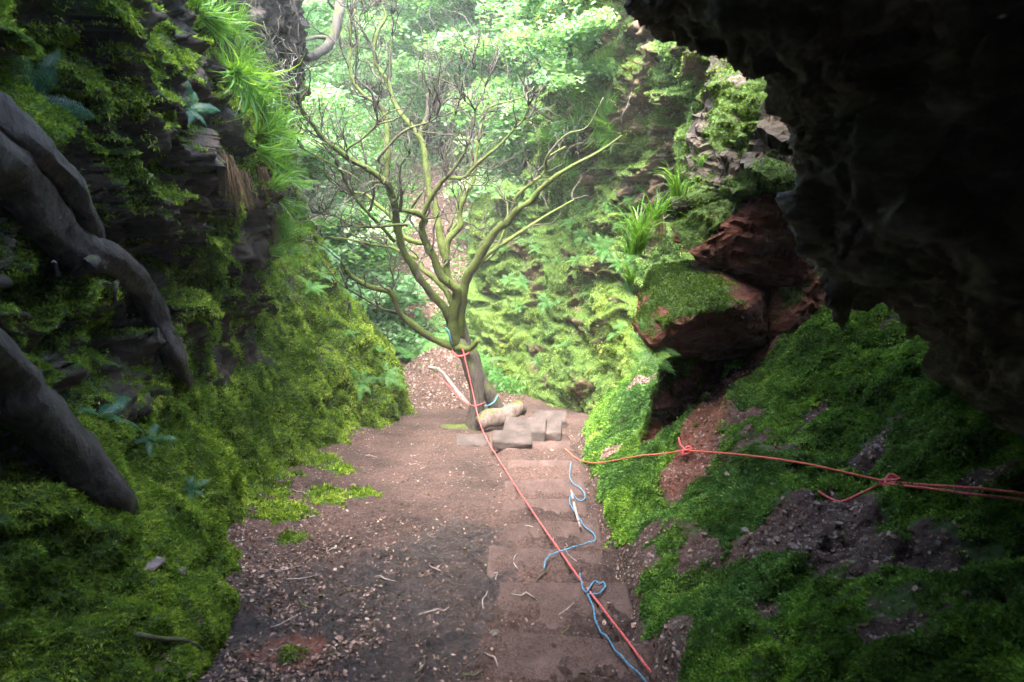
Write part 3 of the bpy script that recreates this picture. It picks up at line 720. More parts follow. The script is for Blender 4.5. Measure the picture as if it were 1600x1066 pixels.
# ------------------------------------------------------------------ the bare branching tree in the middle
TY = 7.15
tree = empty('bare_tree', at(738, 672, TY))
tag(tree, 'bare crooked moss streaked tree standing at the end of the dirt path', 'tree')
TO = np.array(tree.location)
def limb(pts, r0, r1, y0, y1, name='branch', mat='bark', twigs=2, par=None, wob=True):
    n = len(pts); P = np.array([at(px, py, TY+y0+(y1-y0)*i/(n-1)) for i, (px, py) in enumerate(pts)])
    bg = Bag(); R = np.linspace(r0, r1, n)*.86
    V, F = tube_mesh(P, R, 9 if r0 > 0.03 else 6, 5, 0.35, n+px)
    bg.add(V-TO, F, 0.6 if mat == 'bark' else 0.35)
    o = bg.build(name, M[mat], tree)
    if twigs:
        for k in range(twigs*5):
            tw = Bag(); i = random.randint(max(1, n//3), n-1); grow(tw, P[i], unit(P[i]-P[i-1]), 0.009 if r1 < 0.02 else 0.0115, random.uniform(0.3, 0.85), 2); tw.build('twig', M['bark_top'], o)
        tw = Bag(); grow(tw, P[-1], unit(P[-1]-P[-2]), min(r1, 0.012), random.uniform(0.2, 0.45), 2); tw.build('twig', M['bark_top'], o)
    return o
def grow(bag, p, d, r, L, depth):
    p = np.array(p); d = np.array(d, float); pts = [p]; n = max(3, int(L/0.08))
    d = unit(d+np.array([random.uniform(-.8, .8), random.uniform(-.8, .8), random.uniform(-.2, .8)]))
    for i in range(n):
        d = unit(d+np.array([random.gauss(0, .42), random.gauss(0, .42), random.gauss(0.10, .36)]))
        p = p+d*L/n; pts.append(p)
        if depth and random.random() < 0.30: grow(bag, p, d, r*0.65*(1-i/n*0.5), L*random.uniform(0.35, 0.65), depth-1)
    V, F = tube_mesh(np.array(pts), np.linspace(r, max(0.0025, r*0.4), len(pts)), 4, 1)
    bag.add(V-TO, F, 0.0)
def trunkpart(name, pts, R, y0, y1):
    n = len(pts); P = np.array([at(px, py, TY+y0+(y1-y0)*i/(n-1)) for i, (px, py) in enumerate(pts)])
    bg = Bag(); V, F = tube_mesh(P, R, 14, 8, 0.30, 3.3); bg.add(V-TO, F, 0.0); return bg.build(name, M['bark'], tree)
trunkpart('trunk', [(733, 684), (739, 665), (746, 640), (745, 605), (735, 572), (722, 545), (712, 532)], [0.20, 0.125, 0.10, 0.095, 0.10, 0.11, 0.08], 0, 0)
trunkpart('trunk', [(800, 648), (778, 640), (765, 618), (752, 590), (740, 560), (728, 535), (720, 510), (719, 488)], [0.09, 0.11, 0.09, 0.08, 0.08, 0.085, 0.08, 0.07], 0.25, 0.1)
trunkpart('root', [(740, 670), (718, 672), (700, 670), (688, 668)], [0.11, 0.10, 0.07, 0.03], 0, -0.15)
LB = [
 ([(712,545),(678,530),(648,510),(625,489),(612,459),(580,449),(550,433),(539,419)], .058, .03, 0, -.7, 'bark', 1),
 ([(628,492),(595,481),(565,464),(543,451)], .022, .012, -.3, -.6, 'bark_top', 1),
 ([(712,543),(734,545),(747,531)], .06, .03, -.05, -.25, 'bark', 0),
 ([(712,540),(708,508),(710,481),(715,455),(706,446),(689,431),(676,399),(663,376),(659,352),(664,343),(651,332),(625,328)], .085, .035, -.02, -.6, 'bark', 2),
 ([(704,505),(697,485),(678,463),(659,440),(644,414),(629,388),(620,349),(616,319),(610,297),(599,282),(573,263),(546,248),(524,233),(505,218),(490,195),(475,180),(468,161),(464,143),(453,120)], .07, .012, -.02, -1.6, 'bark', 5),
 ([(706,474),(697,455),(678,434),(659,421),(655,406),(629,395),(610,386),(580,382),(543,374),(505,370)], .05, .012, .1, .9, 'bark', 3),
 ([(719,526),(719,493),(723,459),(730,433),(742,414),(760,384),(779,358),(798,342),(809,327),(832,312),(843,297),(865,278),(895,259),(940,235),(973,211)], .085, .012, .05, -.9, 'bark', 1),
 ([(808,330),(807,308),(832,285),(850,270),(854,248),(884,229)], .03, .012, -.3, -.5, 'bark', 1),
 ([(854,262),(855,245),(884,211),(918,198),(943,152)], .018, .007, -.45, -.8, 'bark_top', 0),
 ([(736,425),(760,399),(787,380),(824,356),(860,333),(897,312)], .042, .012, .05, .5, 'bark', 1),
 ([(714,452),(700,432),(697,398),(700,375),(719,353),(717,330),(727,304),(740,282),(742,255),(747,225),(751,203),(758,176),(770,165),(798,158),(824,150)], .062, .008, .02, .5, 'bark', 4),
 ([(699,410),(689,379),(685,353),(680,327),(670,297),(666,263),(663,233),(655,214),(644,199),(625,176),(614,154),(606,128),(591,105),(584,79),(591,49),(603,26),(595,5)], .06, .016, .05, .9, 'bark', 4),
 ([(657,215),(659,199),(668,180),(669,146)], .035, .03, .5, .55, 'bark_top', 0),
 ([(616,319),(606,290),(606,240),(606,218),(604,195),(597,169),(576,154),(557,135),(546,109),(548,75),(548,38),(556,15)], .04, .012, -.7, -.3, 'bark', 3),
 ([(608,139),(610,94),(612,56),(614,22)], .018, .006, .65, .75, 'bark_top', 1),
 ([(586,79),(565,45),(550,26),(544,11)], .016, .008, .75, .6, 'bark_top', 1),
 ([(603,131),(584,116),(576,98)], .018, .012, .65, .6, 'bark_top', 0),
 ([(659,340),(670,315),(685,293),(698,278),(723,278),(743,259),(760,244),(779,229),(802,203),(817,188),(826,165)], .035, .008, -.5, -1.1, 'bark', 3),
 ([(698,278),(715,255),(730,229),(738,203),(742,173),(727,158)], .022, .009, -.7, -.8, 'bark_top', 2),
 ([(694,283),(693,251),(704,225),(712,180)], .018, .008, -.65, -.5, 'bark_top', 1),
 ([(742,173),(758,135),(742,109)], .01, .005, -.8, -.8, 'bark_top', 1),
 ([(625,330),(627,308),(625,263),(640,240)], .024, .01, -.6, -.9, 'bark_top', 1),
 ([(606,262),(591,250),(603,233),(625,210),(644,199),(670,191),(683,180),(676,165),(682,146)], .02, .008, -.65, -.9, 'bark_top', 2),
 ([(573,263),(546,248),(543,233),(565,218),(588,195),(588,180)], .018, .008, -1.0, -1.3, 'bark_top', 2),
 ([(636,352),(625,351),(580,355),(550,353),(524,338),(501,334)], .022, .008, -.6, -.9, 'bark_top', 3),
 ([(576,330),(580,323),(584,293),(573,259)], .022, .010, -.5, -.7, 'bark_top', 1),
 ([(668,381),(633,372),(610,338),(588,319),(573,305),(550,300)], .045, .016, .0, .5, 'bark', 2),
 ([(616,378),(595,353),(576,334),(554,308),(539,282),(528,263),(475,233),(460,214),(422,210)], .026, .007, -.4, -1.5, 'bark', 4),
 ([(697,440),(698,395),(706,360),(716,345)], .045, .03, .2, .6, 'bark', 1),
 ([(700,362),(722,300),(735,268),(738,228)], .02, .008, .3, 1.0, 'bark_top', 2),
 ([(660,300),(640,330),(628,352),(600,372)], .02, .012, .4, 1.2, 'bark', 2),
 ([(742,414),(768,400),(790,352),(792,318),(782,296)], .022, .01, .1, .7, 'bark', 2),
]
for pts, r0, r1, y0, y1, mt, tw in LB: limb(pts, r0, r1, y0, y1, 'branch', mt, tw)
random.seed(21)

def lone_tube(name, P, R, mat, label, cat, group=None, k=8, rough=0.3, moss=0.2, sub=5):
    bg = Bag(); V, F = tube_mesh(P, R, k, sub, rough, len(P)*1.7); bg.add(V, F, moss)
    o = bg.build(name, M[mat]); tag(o, label, cat, group); return o
# log, leaning stick
lone_tube('log', [at(750, 664, 6.9), at(768, 652, 7.0), at(790, 647, 7.1), at(806, 640, 7.25), at(820, 643, 7.3)], [.08, .12, .12, .13, .06], 'log',
          'pale weathered log lying at the right foot of the tree', 'log', k=14, rough=0.5)
lone_tube('stick', [at(670, 574, 7.5), at(689, 580, 7.4), at(712, 609, 7.2), at(733, 634, 7.1)], [.02, .028, .03, .035], 'deadwood',
          'pale bent stick leaning against the tree trunk', 'stick', rough=0.2)
# ------------------------------------------------------------------ big roots on the left wall
def on_wall(px, py, off, which=(0,)):
    p, n = surf(px, py, which); v = unit(camp-p); return p+v*off
def wall_poly(pl, off):
    P = np.array([on_wall(max(px, -120), py, off-(0.16 if i == len(pl)-1 else .04 if i == len(pl)-2 else 0)) for i, (px, py) in enumerate(pl)]); d = np.linalg.norm(P-camp, axis=1)
    d2 = np.convolve(np.pad(d, 1, 'edge'), [.25, .5, .25], 'valid'); d2 = np.minimum(d2, d+0.05); d2[-2:] = d[-2:]
    return camp+unit(P-camp)*d2[:, None]
P = wall_poly([(-100, 190), (-20, 235), (30, 290), (75, 350), (130, 388), (185, 412), (222, 450), (250, 505), (272, 560), (292, 600)], 0.10)
lone_tube('tree_root', P, [.10, .095, .09, .085, .08, .075, .07, .065, .06, .04], 'root', 'thick smooth grey root sweeping down the upper left wall', 'root', k=20, rough=0.20, sub=8)
P = wall_poly([(-60, 150), (10, 205), (60, 245), (105, 285), (135, 335), (150, 385)], 0.09)
lone_tube('tree_root', P, [.07, .065, .06, .055, .05, .04], 'root', 'thinner forked root above the thick grey root', 'root', k=16, rough=0.3, sub=8)
P = wall_poly([(-90, 520), (-20, 575), (40, 625), (95, 680), (140, 730), (178, 775), (195, 800)], 0.10)
lone_tube('tree_root', P, [.10, .10, .095, .085, .075, .065, .05], 'root', 'thick dark root at the lower left above the mossy ledge', 'root', k=20, rough=0.20, sub=8)
P = wall_poly([(-50, 450), (10, 440), (70, 445), (120, 430), (150, 400)], 0.05)
lone_tube('tree_root', P, [.022, .024, .026, .028, .03], 'root', 'thin root running left from under the thick grey root', 'root', k=10, rough=0.3, sub=6)

random.seed(77)
for i, (a, b, r0) in enumerate([((70, 350), (110, 480), .014), ((180, 412), (205, 520), .012), ((225, 455), (300, 490), .013), ((30, 290), (95, 260), .012), ((95, 680), (60, 790), .014), ((140, 730), (215, 760), .012), ((40, 625), (10, 740), .012), ((255, 505), (230, 600), .010)]):
    n_ = 6; pl = [(a[0]+(b[0]-a[0])*t/n_+random.uniform(-9, 9)*(0 < t), a[1]+(b[1]-a[1])*t/n_+random.uniform(-9, 9)*(0 < t)) for t in range(n_+1)]
    Pq = np.array([on_wall(x, y, .05-.008*t) for t, (x, y) in enumerate(pl)])
    lone_tube('rootlet', Pq, np.linspace(r0, .004, n_+1), 'root', 'thin side root creeping over moss beside the big grey roots', 'root', 'thin side roots on the near left wall', k=7, rough=.3, sub=4)
# ------------------------------------------------------------------ stone steps and blocks
def slab(name, x0, x1, yn, zt, dy, h, rot, label, mat='step', group=None, disp=0.012, tilt=0.0, seed=0, cat='step'):
    cx = (x0+x1)/2; L = (x1-x0)/2; c, s = math.cos(rot), math.sin(rot); pts = []
    for sx in (-1, 1):
        for sy in (-1, 0):
            for sz in (-1, 0):
                lx = sx*L*(1-0.04*random.random()); ly = sy*dy*(1+0.15*random.uniform(-1, 1)); lz = sz*h+tilt*sx*L+(0.008*random.uniform(-1, 1))
                pts.append((cx+c*lx-s*ly, yn+s*lx+c*ly, zt+lz+(-0.045 if sy == -1 and sz == 0 else 0)))
    o = rock(name, pts, M[mat], None, disp, cuts=4, seed=seed, bev=0.010)[0]
    tag(o, label, cat, group); return o
sx = [(-.08, .60), (-.08, .62), (-.16, .58), (-.06, .62), (-.08, .60), (-.08, .64), (-.06, .68), (-.08, .68)]
for i, yn in enumerate(NOSE[1:-1]):
    gap = yn-NOSE[i]; zt = float(base_z(np.array([yn]))[0])+0.5*0.325*gap+0.034
    nm_ = ['nearest', 'second nearest', 'third nearest', 'fourth nearest', 'fifth nearest', 'sixth nearest', 'seventh nearest', 'farthest'][i]
    x0, x1 = sx[i]
    slab('stone_step', x0, x1, yn, zt-.006*random.random(), 0.16+0.09*random.random(), 0.16, random.uniform(-.11, .11), f'{nm_} worn stone step sunk in the dirt stair below the red rope', 'step', 'worn stone steps of the dirt stair', 0.008, random.uniform(-.03, .03), seed=i)
def fl(px, py): return hit(px, py, lambda x, y: floor_z(x, y, False))
for px, py, L, dy, h, rot, lab in [
    (738, 692, .44, .20, .10, .0, 'low flat stone block at the foot of the tree trunk'),
    (801, 694, .50, .20, .17, -.05, 'pale squared stone block in front of the long stone block'),
    (822, 682, .58, .30, .26, -.12, 'long squared stone block in the middle of the block stair'),
    (867, 680, .22, .26, .20, -.12, 'small dark ended stone block beside the long block'),
    (860, 665, .52, .26, .24, -.10, 'farthest squared stone block at the turn of the stair')]:
    p = fl(px, py); slab('stone_block', p[0]-L*.46, p[0]+L*.46, p[1]+dy*0.5, p[2]+h*0.75, dy, h, rot, lab, 'block', 'squared stone blocks by the tree', 0.004, 0.0, seed=px, cat='stone block')

# ------------------------------------------------------------------ ropes
def ground_pts(pl, lift=0.014):
    out = []
    for px, py in pl:
        h = hit(px, py, lambda x, y: ground_z(x, y)+.02); h[2] = max(float(floor_z(np.array([h[0]]), np.array([h[1]+q]), False)[0]) for q in (-.04, 0, .03, .06, .09))+.035 if h[0] < .75 else h[2]; out.append(h+np.array([0, 0, lift]))
    return np.array(out)
def dens(pl, n=6):
    return [tuple(p) for p in cr(np.array(pl, float), (len(pl)-1)*n+1)]
def rope(P, r, mat, label, name='rope', group=None, parent=None, sub=4):
    bg = Bag(); V, F = tube_mesh(P, r, 6, sub, 0); bg.add(V, F, 0); o = bg.build(name, M[mat], parent)
    if parent is None: tag(o, label, 'rope', group)
    return o
air = [at(723, 545, 7.0), at(738, 610, 6.75), at(750, 662, 6.4)]
gp = ground_pts(dens([(764, 700), (795, 750), (845, 828), (900, 905), (958, 985), (1022, 1070)], 4), 0.03)
gp = np.array([np.convolve(np.pad(gp[:, i], 2, 'edge'), [.1, .2, .4, .2, .1], 'valid') for i in range(3)]).T
kn = rope(np.concatenate([np.array(air), gp]), 0.0056, 'red', 'long taut pink red rope running from the tree down the steps', sub=3)
rope([at(706, 548, 7.0), at(714, 556, 6.97), at(730, 553, 6.98), at(742, 540, 7.05)], 0.010, 'red', 'short red rope loop tied round the tree fork', sub=6)
rope([at(680, 584, 7.35), at(700, 602, 7.1), at(722, 625, 6.98), at(740, 634, 6.95), at(756, 630, 7.1)], 0.007, 'red', 'thin red rope tied between the leaning stick and the trunk', sub=5)
rope([at(752, 634, 7.2), at(762, 634, 7.08), at(772, 628, 7.1), at(777, 618, 7.25)], 0.010, 'blue', 'blue rope band wrapped round the rear trunk', sub=6)
rope([at(696, 512, 7.05), at(701, 518, 7.0), at(704, 530, 7.0), at(707, 540, 7.05)], 0.011, 'blue', 'blue rope scrap tied on the limb above the fork', sub=6)
bl = [(892, 728), (890, 748), (896, 760), (908, 768), (914, 782), (904, 788), (894, 776), (890, 790), (900, 808), (912, 826), (930, 846), (918, 856), (895, 864), (868, 870), (856, 876), (850, 892)]
rope(ground_pts(dens(bl, 3), 0.012), 0.0045, 'blue', 'loose blue rope curling along the upper right steps', sub=2)
bl = [(906, 900), (908, 915), (915, 930), (930, 915), (946, 918), (935, 932), (918, 936), (926, 955), (930, 975), (945, 1005), (970, 1035), (1010, 1072)]
rope(ground_pts(dens(bl, 3), 0.012), 0.0045, 'blue', 'blue rope lying beside the red rope at the bottom', sub=2)
def bank_pts(pl):
    out = []
    for px, py, l in pl:
        h = hit(px, py, ground_z); v = unit(camp-h); out.append(h+v*l)
    return np.array(out)
ora = empty('rope_line', bank_pts([(1070, 706, .05)])[0]); tag(ora, 'faded red rope stretched sideways across the right bank', 'rope')
OO = np.array(ora.location)
rope(bank_pts([(848, 694, .03), (866, 690, .03), (884, 702, .02), (900, 716, .06), (925, 724, .09), (960, 720, .12), (1000, 713, .14), (1040, 710, .12), (1072, 706, .07), (1150, 712, .10), (1240, 724, .14), (1320, 741, .14), (1385, 754, .12)])-OO, 0.0058, 'orange', None, 'strand', parent=ora)
rope(bank_pts([(1385, 754, .12), (1450, 758, .14), (1520, 765, .16), (1600, 774, .18), (1680, 785, .2)])-OO, 0.005, 'red', None, 'strand', parent=ora)
rope(bank_pts([(1385, 756, .12), (1450, 764, .12), (1520, 773, .13), (1600, 782, .15), (1680, 795, .2)])-OO, 0.005, 'red', None, 'strand', parent=ora)
rope(bank_pts([(1278, 770, .03), (1296, 780, .04), (1316, 784, .06), (1345, 772, .08), (1370, 760, .1), (1390, 752, .12)])-OO, 0.006, 'red', None, 'loose_end', parent=ora)
def knot(c, r, seed):
    rr = np.random.default_rng(seed); t = np.linspace(0, 2*math.pi*2, 26)
    P = c+np.stack([r*1.7*np.cos(t)*(.8+.2*np.cos(3*t)), r*np.sin(t*1.5), r*np.sin(t+0.8)], 1)
    return P
for (px, py, l) in ((1072, 706, .07), (1390, 753, .12)):
    rope(knot(bank_pts([(px, py, l)])[0], 0.022, px)-OO, 0.0075, 'red', None, 'knot', parent=ora, sub=2)
rope(bank_pts([(1072, 706, .07), (1064, 696, .06), (1060, 686, .05)])-OO, 0.006, 'red', None, 'loose_end', parent=ora)
# white stick on the steps and other sticks
lone_tube('stick', ground_pts([(892, 775), (898, 800), (906, 832)], 0.03), [.009, .012, .007], 'deadwood', 'white thin stick lying with the blue rope on the steps', 'stick', rough=.2)
lone_tube('stick', bank_pts([(1062, 655, .03), (1076, 642, .04), (1092, 628, .04)]), [.014, .018, .012], 'deadwood', 'pale stick on the bank below the angular rock ledge', 'stick', rough=.2)
lone_tube('stick', [on_wall(213, 992, .03), on_wall(250, 998, .035), on_wall(290, 1000, .03), on_wall(318, 1010, .02)], [.008, .01, .008, .004], 'bark_bg', 'dark twig lying on the mossy ledge at the lower left', 'stick', rough=.3)
for i in range(46):
    px, py = random.uniform(430, 930), random.uniform(700, 1055)
    p = fl(px, py); a = random.uniform(0, math.pi); L = random.uniform(.03, .09)
    d = np.array([math.cos(a), math.sin(a)]); q = []
    for s_ in (-1, -.3, .4, 1):
        xy = p[:2]+d*s_*L+np.random.default_rng(i*7+int(s_*10)+20).normal(0, .012, 2)
        q.append((xy[0], xy[1], gz(*xy)+0.010+0.01*random.random()))
    lone_tube('twig', q, [.0035, .004, .003, .002], 'deadwood' if random.random() < .6 else 'bark_bg', 'small dry twig scattered on the dirt path', 'twig', 'dry twigs scattered on the path', k=5, sub=2)

# ------------------------------------------------------------------ stones
def pebble_geo(n, cs, rs, seed=0):
    bm = bmesh.new(); bmesh.ops.create_icosphere(bm, subdivisions=1, radius=1); V0 = np.array([v.co for v in bm.verts]); bm.verts.index_update()
    F0 = np.array([[v.index for v in f.verts] for f in bm.faces]); bm.free()
    r = np.random.default_rng(seed); sc_ = r.uniform(.6, 1.2, (n, 1, 3))*np.array([1.1, 1, .6])
    V = V0[None]*(1+0.22*r.normal(size=(n, len(V0), 1)))*sc_*rs[:, None, None]
    a = r.uniform(0, 6.28, n); c, s = np.cos(a)[:, None], np.sin(a)[:, None]
    V = np.stack([V[..., 0]*c-V[..., 1]*s, V[..., 0]*s+V[..., 1]*c, V[..., 2]], -1)+cs[:, None]
    F = (F0[None]+(np.arange(n)*len(V0))[:, None, None]).reshape(-1, 3)
    return V.reshape(-1, 3), F
den = lambda P: 1/np.maximum(np.linalg.norm(P-camp, axis=-1), 1.5)
onp = (X_ > -2.1) & (X_ < 0.85) & (Y_ > 1.2)
pt, _ = sample_grid(Pf, Nf, onp*(0.15+np.clip(fbm(P0, 2.5, 3)+.2, 0, 1)), 3000, den)
V, F = pebble_geo(len(pt), pt, 0.002+0.006*RNG.random(len(pt))**3, 1)
tag(mesh_np('gravel', V, F, M['pebble'], {}), 'small stones and grit trodden into the path', 'gravel', kind='stuff')
pt, _ = sample_grid(Pb, Nb, (mossb < 0.35)*1.0, 1500, den)
V, F = pebble_geo(len(pt), pt, 0.003+0.011*RNG.random(len(pt))**3, 2)
tag(mesh_np('gravel', V, F, M['pebble'], {}), 'grit and stone crumbs on the bare patches of the bank', 'gravel', kind='stuff')
STN = [(1165, 832, .022), (1215, 845, .014), (1135, 745, .02), (1310, 820, .022), (1262, 862, .022), (1275, 792, .018), (1238, 858, .026), (1350, 845, .014), (1045, 862, .012), (1205, 760, .014), (1230, 765, .012), (1100, 838, .016), (1370, 700, .02), (1390, 735, .018), (1180, 880, .012), (1020, 870, .012)]
for i, (px, py, r) in enumerate(STN):
    p = bank_pts([(px, py, 0.0)]); V, F = pebble_geo(1, p*0, np.array([r]), 40+i)
    o = mesh_np('stone', V, F, M['pebble'], {}); o.location = p[0]+np.array([0, 0, r*.3])
    tag(o, 'pale stone lying on the bare soil of the right bank', 'stone', 'pale stones on the right bank')
for i, (px, py, r, lab) in enumerate([(775, 992, .035, 'dark stone sitting on the dirt above the nearest step'), (282, 895, .03, 'orange brown stone on the moss edge at the lower left'),
                                 (240, 886, .04, 'grey brown stone bedded in moss at the lower left'), (862, 705, .03, 'small stone beside the stone blocks')]):
    p, n = surf(px, py); V, F = pebble_geo(1, np.zeros((1, 3)), np.array([r]), 80+i)
    o = mesh_np('stone', V, F, M['pebble' if i != 0 else 'bark_bg'], {'moss': np.zeros(len(V))}); o.location = p+np.array([0, 0, r*.3]); tag(o, lab, 'stone')

# ------------------------------------------------------------------ dead leaves
def leaf_geo(pt, nr, L, tint, curl=0.5, flat=0.25, asp=0.33):
    n = len(pt); d = unit(np.cross(nr, RNG.normal(size=(n, 3)))); d = unit(d+flat*RNG.normal(size=(n, 3))); s = unit(np.cross(nr+flat*RNG.normal(size=(n, 3)), d)); u = np.cross(d, s)
    u *= np.sign((u*nr).sum(1))[:, None]
    L = L[:, None]; w = L*asp*(.7+.6*RNG.random((n, 1))); c = curl*RNG.normal(size=(n, 1))*L*0.4; b = pt+u*L*0.12
    V = np.stack([b-d*L*.5, b-d*L*.12-s*w+u*np.abs(c), b+d*L*.25-s*w*.75+u*np.abs(c), b+d*L*.5+u*c, b+d*L*.25+s*w*.75+u*c*.6, b-d*L*.12+s*w+u*c*.6, b+u*0.0], 1)
    q = np.array([[0, 1, 6, 5], [1, 2, 3, 6], [6, 3, 4, 5]]); F = (q[None]+(np.arange(n)*7)[:, None, None]).reshape(-1, 4)
    return V.reshape(-1, 3), F, np.repeat(tint, 7)
def litter(srcs, label):
    Vs, Fs, ts, k = [], [], [], 0
    for (pt, nr, L0, t0, t1) in srcs:
        n = len(pt); V, F, t = leaf_geo(pt, nr, L0*(0.5+0.9*RNG.random(n)), t0+(t1-t0)*RNG.random(n)**2.0)
        Vs.append(V); Fs.append(F+k); ts.append(t); k += len(V)
    o = mesh_np('leaf_litter', np.concatenate(Vs), np.concatenate(Fs), M['litter'], {'tint': np.concatenate(ts)}, False); tag(o, label, 'leaf litter', kind='stuff')
stair = (X_ > -.1) & (X_ < .7)
lm = onp*(sstep(-0.1, -1.4, X_+0.3*fbm(P0, 2, 3))*sstep(3.9, 2.9, Y_+.4*fbm(P0, 1.5, 2))*1.0 + 0.9*np.exp(-((X_+1.95)/.18)**2)+0.12+0.35*sstep(.62, .75, X_))*(1-0.75*stair)
chipm = onp*(0.25+np.clip(fbm(P0, 3, 3)+0.3, 0, 1))*(1-.5*stair)
a1 = sample_grid(Pf, Nf, lm*np.clip(.5+fbm(P0+3, 3, 3), 0.05, 1), 14000, den); a2 = sample_grid(Pf, Nf, chipm*np.clip(.35+1.6*fbm(P0+9, 1.8, 4), .04, 1), 20000, den)
litter([(*a1, .020, .0, .95), (*a2, .009, .0, .55)], 'dead brown and pale leaves strewn over the path')
bare = np.clip(1-mossb*1.6, 0, 1); pk = np.zeros_like(bare)
for (px, py, r) in [(1010, 600, .20), (990, 625, .15), (960, 705, .12), (1000, 575, .12), ]:
    pk += np.exp(-(np.linalg.norm(Q[..., :2]-hb(px, py), axis=-1)/r)**2)
a1 = sample_grid(Pb, Nb, np.clip(pk, 0, 1)*bare, 2600); a2 = sample_grid(Pb, Nb, bare, 10000, den); a3 = sample_grid(Pb, Nb, bare*0+1, 500, den)
litter([(*a1, .030, .3, 1.0), (*a2, .012, 0, .75), (*a3, .022, .1, .9), (*sample_grid(Pb, Nb, bare, 2200, den), .024, .05, .9)], 'dry pale leaves caught on the right bank')
Na = grid_normals(Pa); Na *= np.sign(Na[..., 2:3])
a1 = sample_grid(Pa, Na, np.clip(gul+.15, 0, 1)*(Ya < 20), 12000, den); a2 = sample_grid(Pf, Nf, (Y_ > 8.6)*(X_ < .2)*(X_ > -2.6)*1.0, 2500)
litter([(*a1, .07, .2, .9), (*a2, .045, .1, .9)], 'dead leaves covering the gully floor behind the tree')
a1 = sample_grid(Pl, Nl2, sstep(.1, .5, Nl2[..., 2])*sstep(6, 8, Pl[..., 1]), 700); a2 = sample_grid(Pl, Nl2, (hgt < .25)*1.0, 900)
litter([(*a1, .04, .2, .9), (*a2, .035, .1, .9)], 'dead leaves lodged in the moss of the left wall')

# ------------------------------------------------------------------ ferns, grass tufts
def fern_mesh(nf, L, seed, pairs=22, droop=0.9, wid=0.22, up=0.9):
    r = np.random.default_rng(seed); Vs, Fs, ts, k = [], [], [], 0
    for f in range(nf):
        a = 2*math.pi*(f+r.uniform(-.3, .3))/nf; l = L*r.uniform(.65, 1.1); d = np.array([math.cos(a), math.sin(a), up*r.uniform(.5, 1.3)]); d /= np.linalg.norm(d)
        p = np.zeros(3); n = pairs; tb = r.uniform(.2, .7); path_ = [p.copy()]; dirs = [d.copy()]
        for i in range(n):
            d = d+np.array([0, 0, -droop*1.9/n*(0.3+i/n)]); d /= np.linalg.norm(d); p = p+d*l/n; path_.append(p.copy()); dirs.append(d.copy())
        path_ = np.array(path_); dirs = np.array(dirs); side = unit(np.cross(dirs, [0, 0, 1.0])); nu = unit(np.cross(side, dirs))
        w = .004*L/.4
        for i in range(n):
            a0, a1_ = path_[i], path_[i+1]; s = side[i]*w*(1-.7*i/n)
            Vs.append(np.array([a0-s, a0+s, a1_+s*.9, a1_-s*.9])); Fs.append([k, k+1, k+2, k+3]); ts += [.3]*4; k += 4
            t = (i+.5)/n
            if t < .08: continue
            pl = l*wid*(math.sin(math.pi*min(1, (t*.93+.07))**0.75)+.05)*r.uniform(.85, 1.1); bw = l/n*.62
            for sg in (-1, 1):
                dd_ = unit(side[i]*sg+dirs[i]*.45-nu[i]*.15); b = a0
                c = dirs[i]*bw*.5; m1 = b+dd_*pl*.5; tip = b+dd_*pl+dirs[i]*bw*.3-nu[i]*pl*.15
                Vs.append(np.array([b-c*.6, m1-c*.8, tip, m1+c*.9, b+c])); Fs.append([k, k+1, k+3, k+4]); Fs.append([k+1, k+2, k+3, k+3])
                ts += [float(np.clip(tb+r.normal()*.12, 0, 1))]*5; k += 5
    V = np.concatenate(Vs); F = np.array(Fs)
    dg = F[:, 2] == F[:, 3]; F = np.concatenate([F[~dg][:, [0, 1, 2]], F[~dg][:, [0, 2, 3]], F[dg][:, :3]])
    return V, F, np.array(ts)
def grass_mesh(nb, L, seed, wid=.006, spread=.6, droop=1.3, up=1.0, seg=6, bias=(0, 0)):
    r = np.random.default_rng(seed); Vs, Fs, ts, k = [], [], [], 0
    for b in range(nb):
        a = r.uniform(0, 6.28); d = np.array([math.cos(a)*spread*r.uniform(.2, 1)+bias[0], math.sin(a)*spread*r.uniform(.2, 1)+bias[1], up]); d /= np.linalg.norm(d)
        l = L*r.uniform(.45, 1.1); p = np.array([r.normal()*.12*L*.5, r.normal()*.12*L*.5, 0]); s = unit(np.cross(d, [0, 0, 1])+r.normal(size=3)*.3); tb = np.clip(r.normal(.55, .25), 0, 1); w0 = wid*r.uniform(.6, 1.3)
        for i in range(seg+1):
            t = i/seg; w_ = w0*(1-t**1.8)+.0004; Vs.append(np.array([p-s*w_, p+s*w_])); ts += [tb]*2
            if i < seg: Fs.append([k+2*i, k+2*i+1, k+2*i+3, k+2*i+2])
            d = d+np.array([0, 0, -droop/seg*(.4+t*1.4)])+r.normal(size=3)*.03; d /= np.linalg.norm(d); p = p+d*l/seg
        k += 2*(seg+1)
    return np.concatenate(Vs), np.array(Fs), np.array(ts)
PROTO = {}
def proto(key, gen, mat):
    if key not in PROTO:
        V, F, t = gen(); me = mesh_np(key[0], V, F, mat, {'tint': t}, False); PROTO[key] = me.data; bpy.data.objects.remove(me)
    return PROTO[key]
def place(name, data, p, n, scale, label, cat, group=None, upmix=0.6, yaw=None):
    o = bpy.data.objects.new(name, data); COL.objects.link(o)
    z = Vector(unit(np.array(n)*(1-upmix)+np.array([0, 0, upmix])))
    q = z.to_track_quat('Z', 'Y'); o.rotation_mode = 'QUATERNION'
    o.rotation_quaternion = q @ Matrix.Rotation(random.uniform(0, 6.28) if yaw is None else yaw, 3, 'Z').to_quaternion()
    o.location = p; o.scale = (scale,)*3; tag(o, label, cat, group); return o
fa = [proto(('fern', i), lambda i=i: fern_mesh(6+i, .42, 100+i), M['fern']) for i in range(4)]
fd = [proto(('fern', 10+i), lambda i=i: fern_mesh(5+i, .36, 120+i, pairs=30), M['fern_dark']) for i in range(2)]
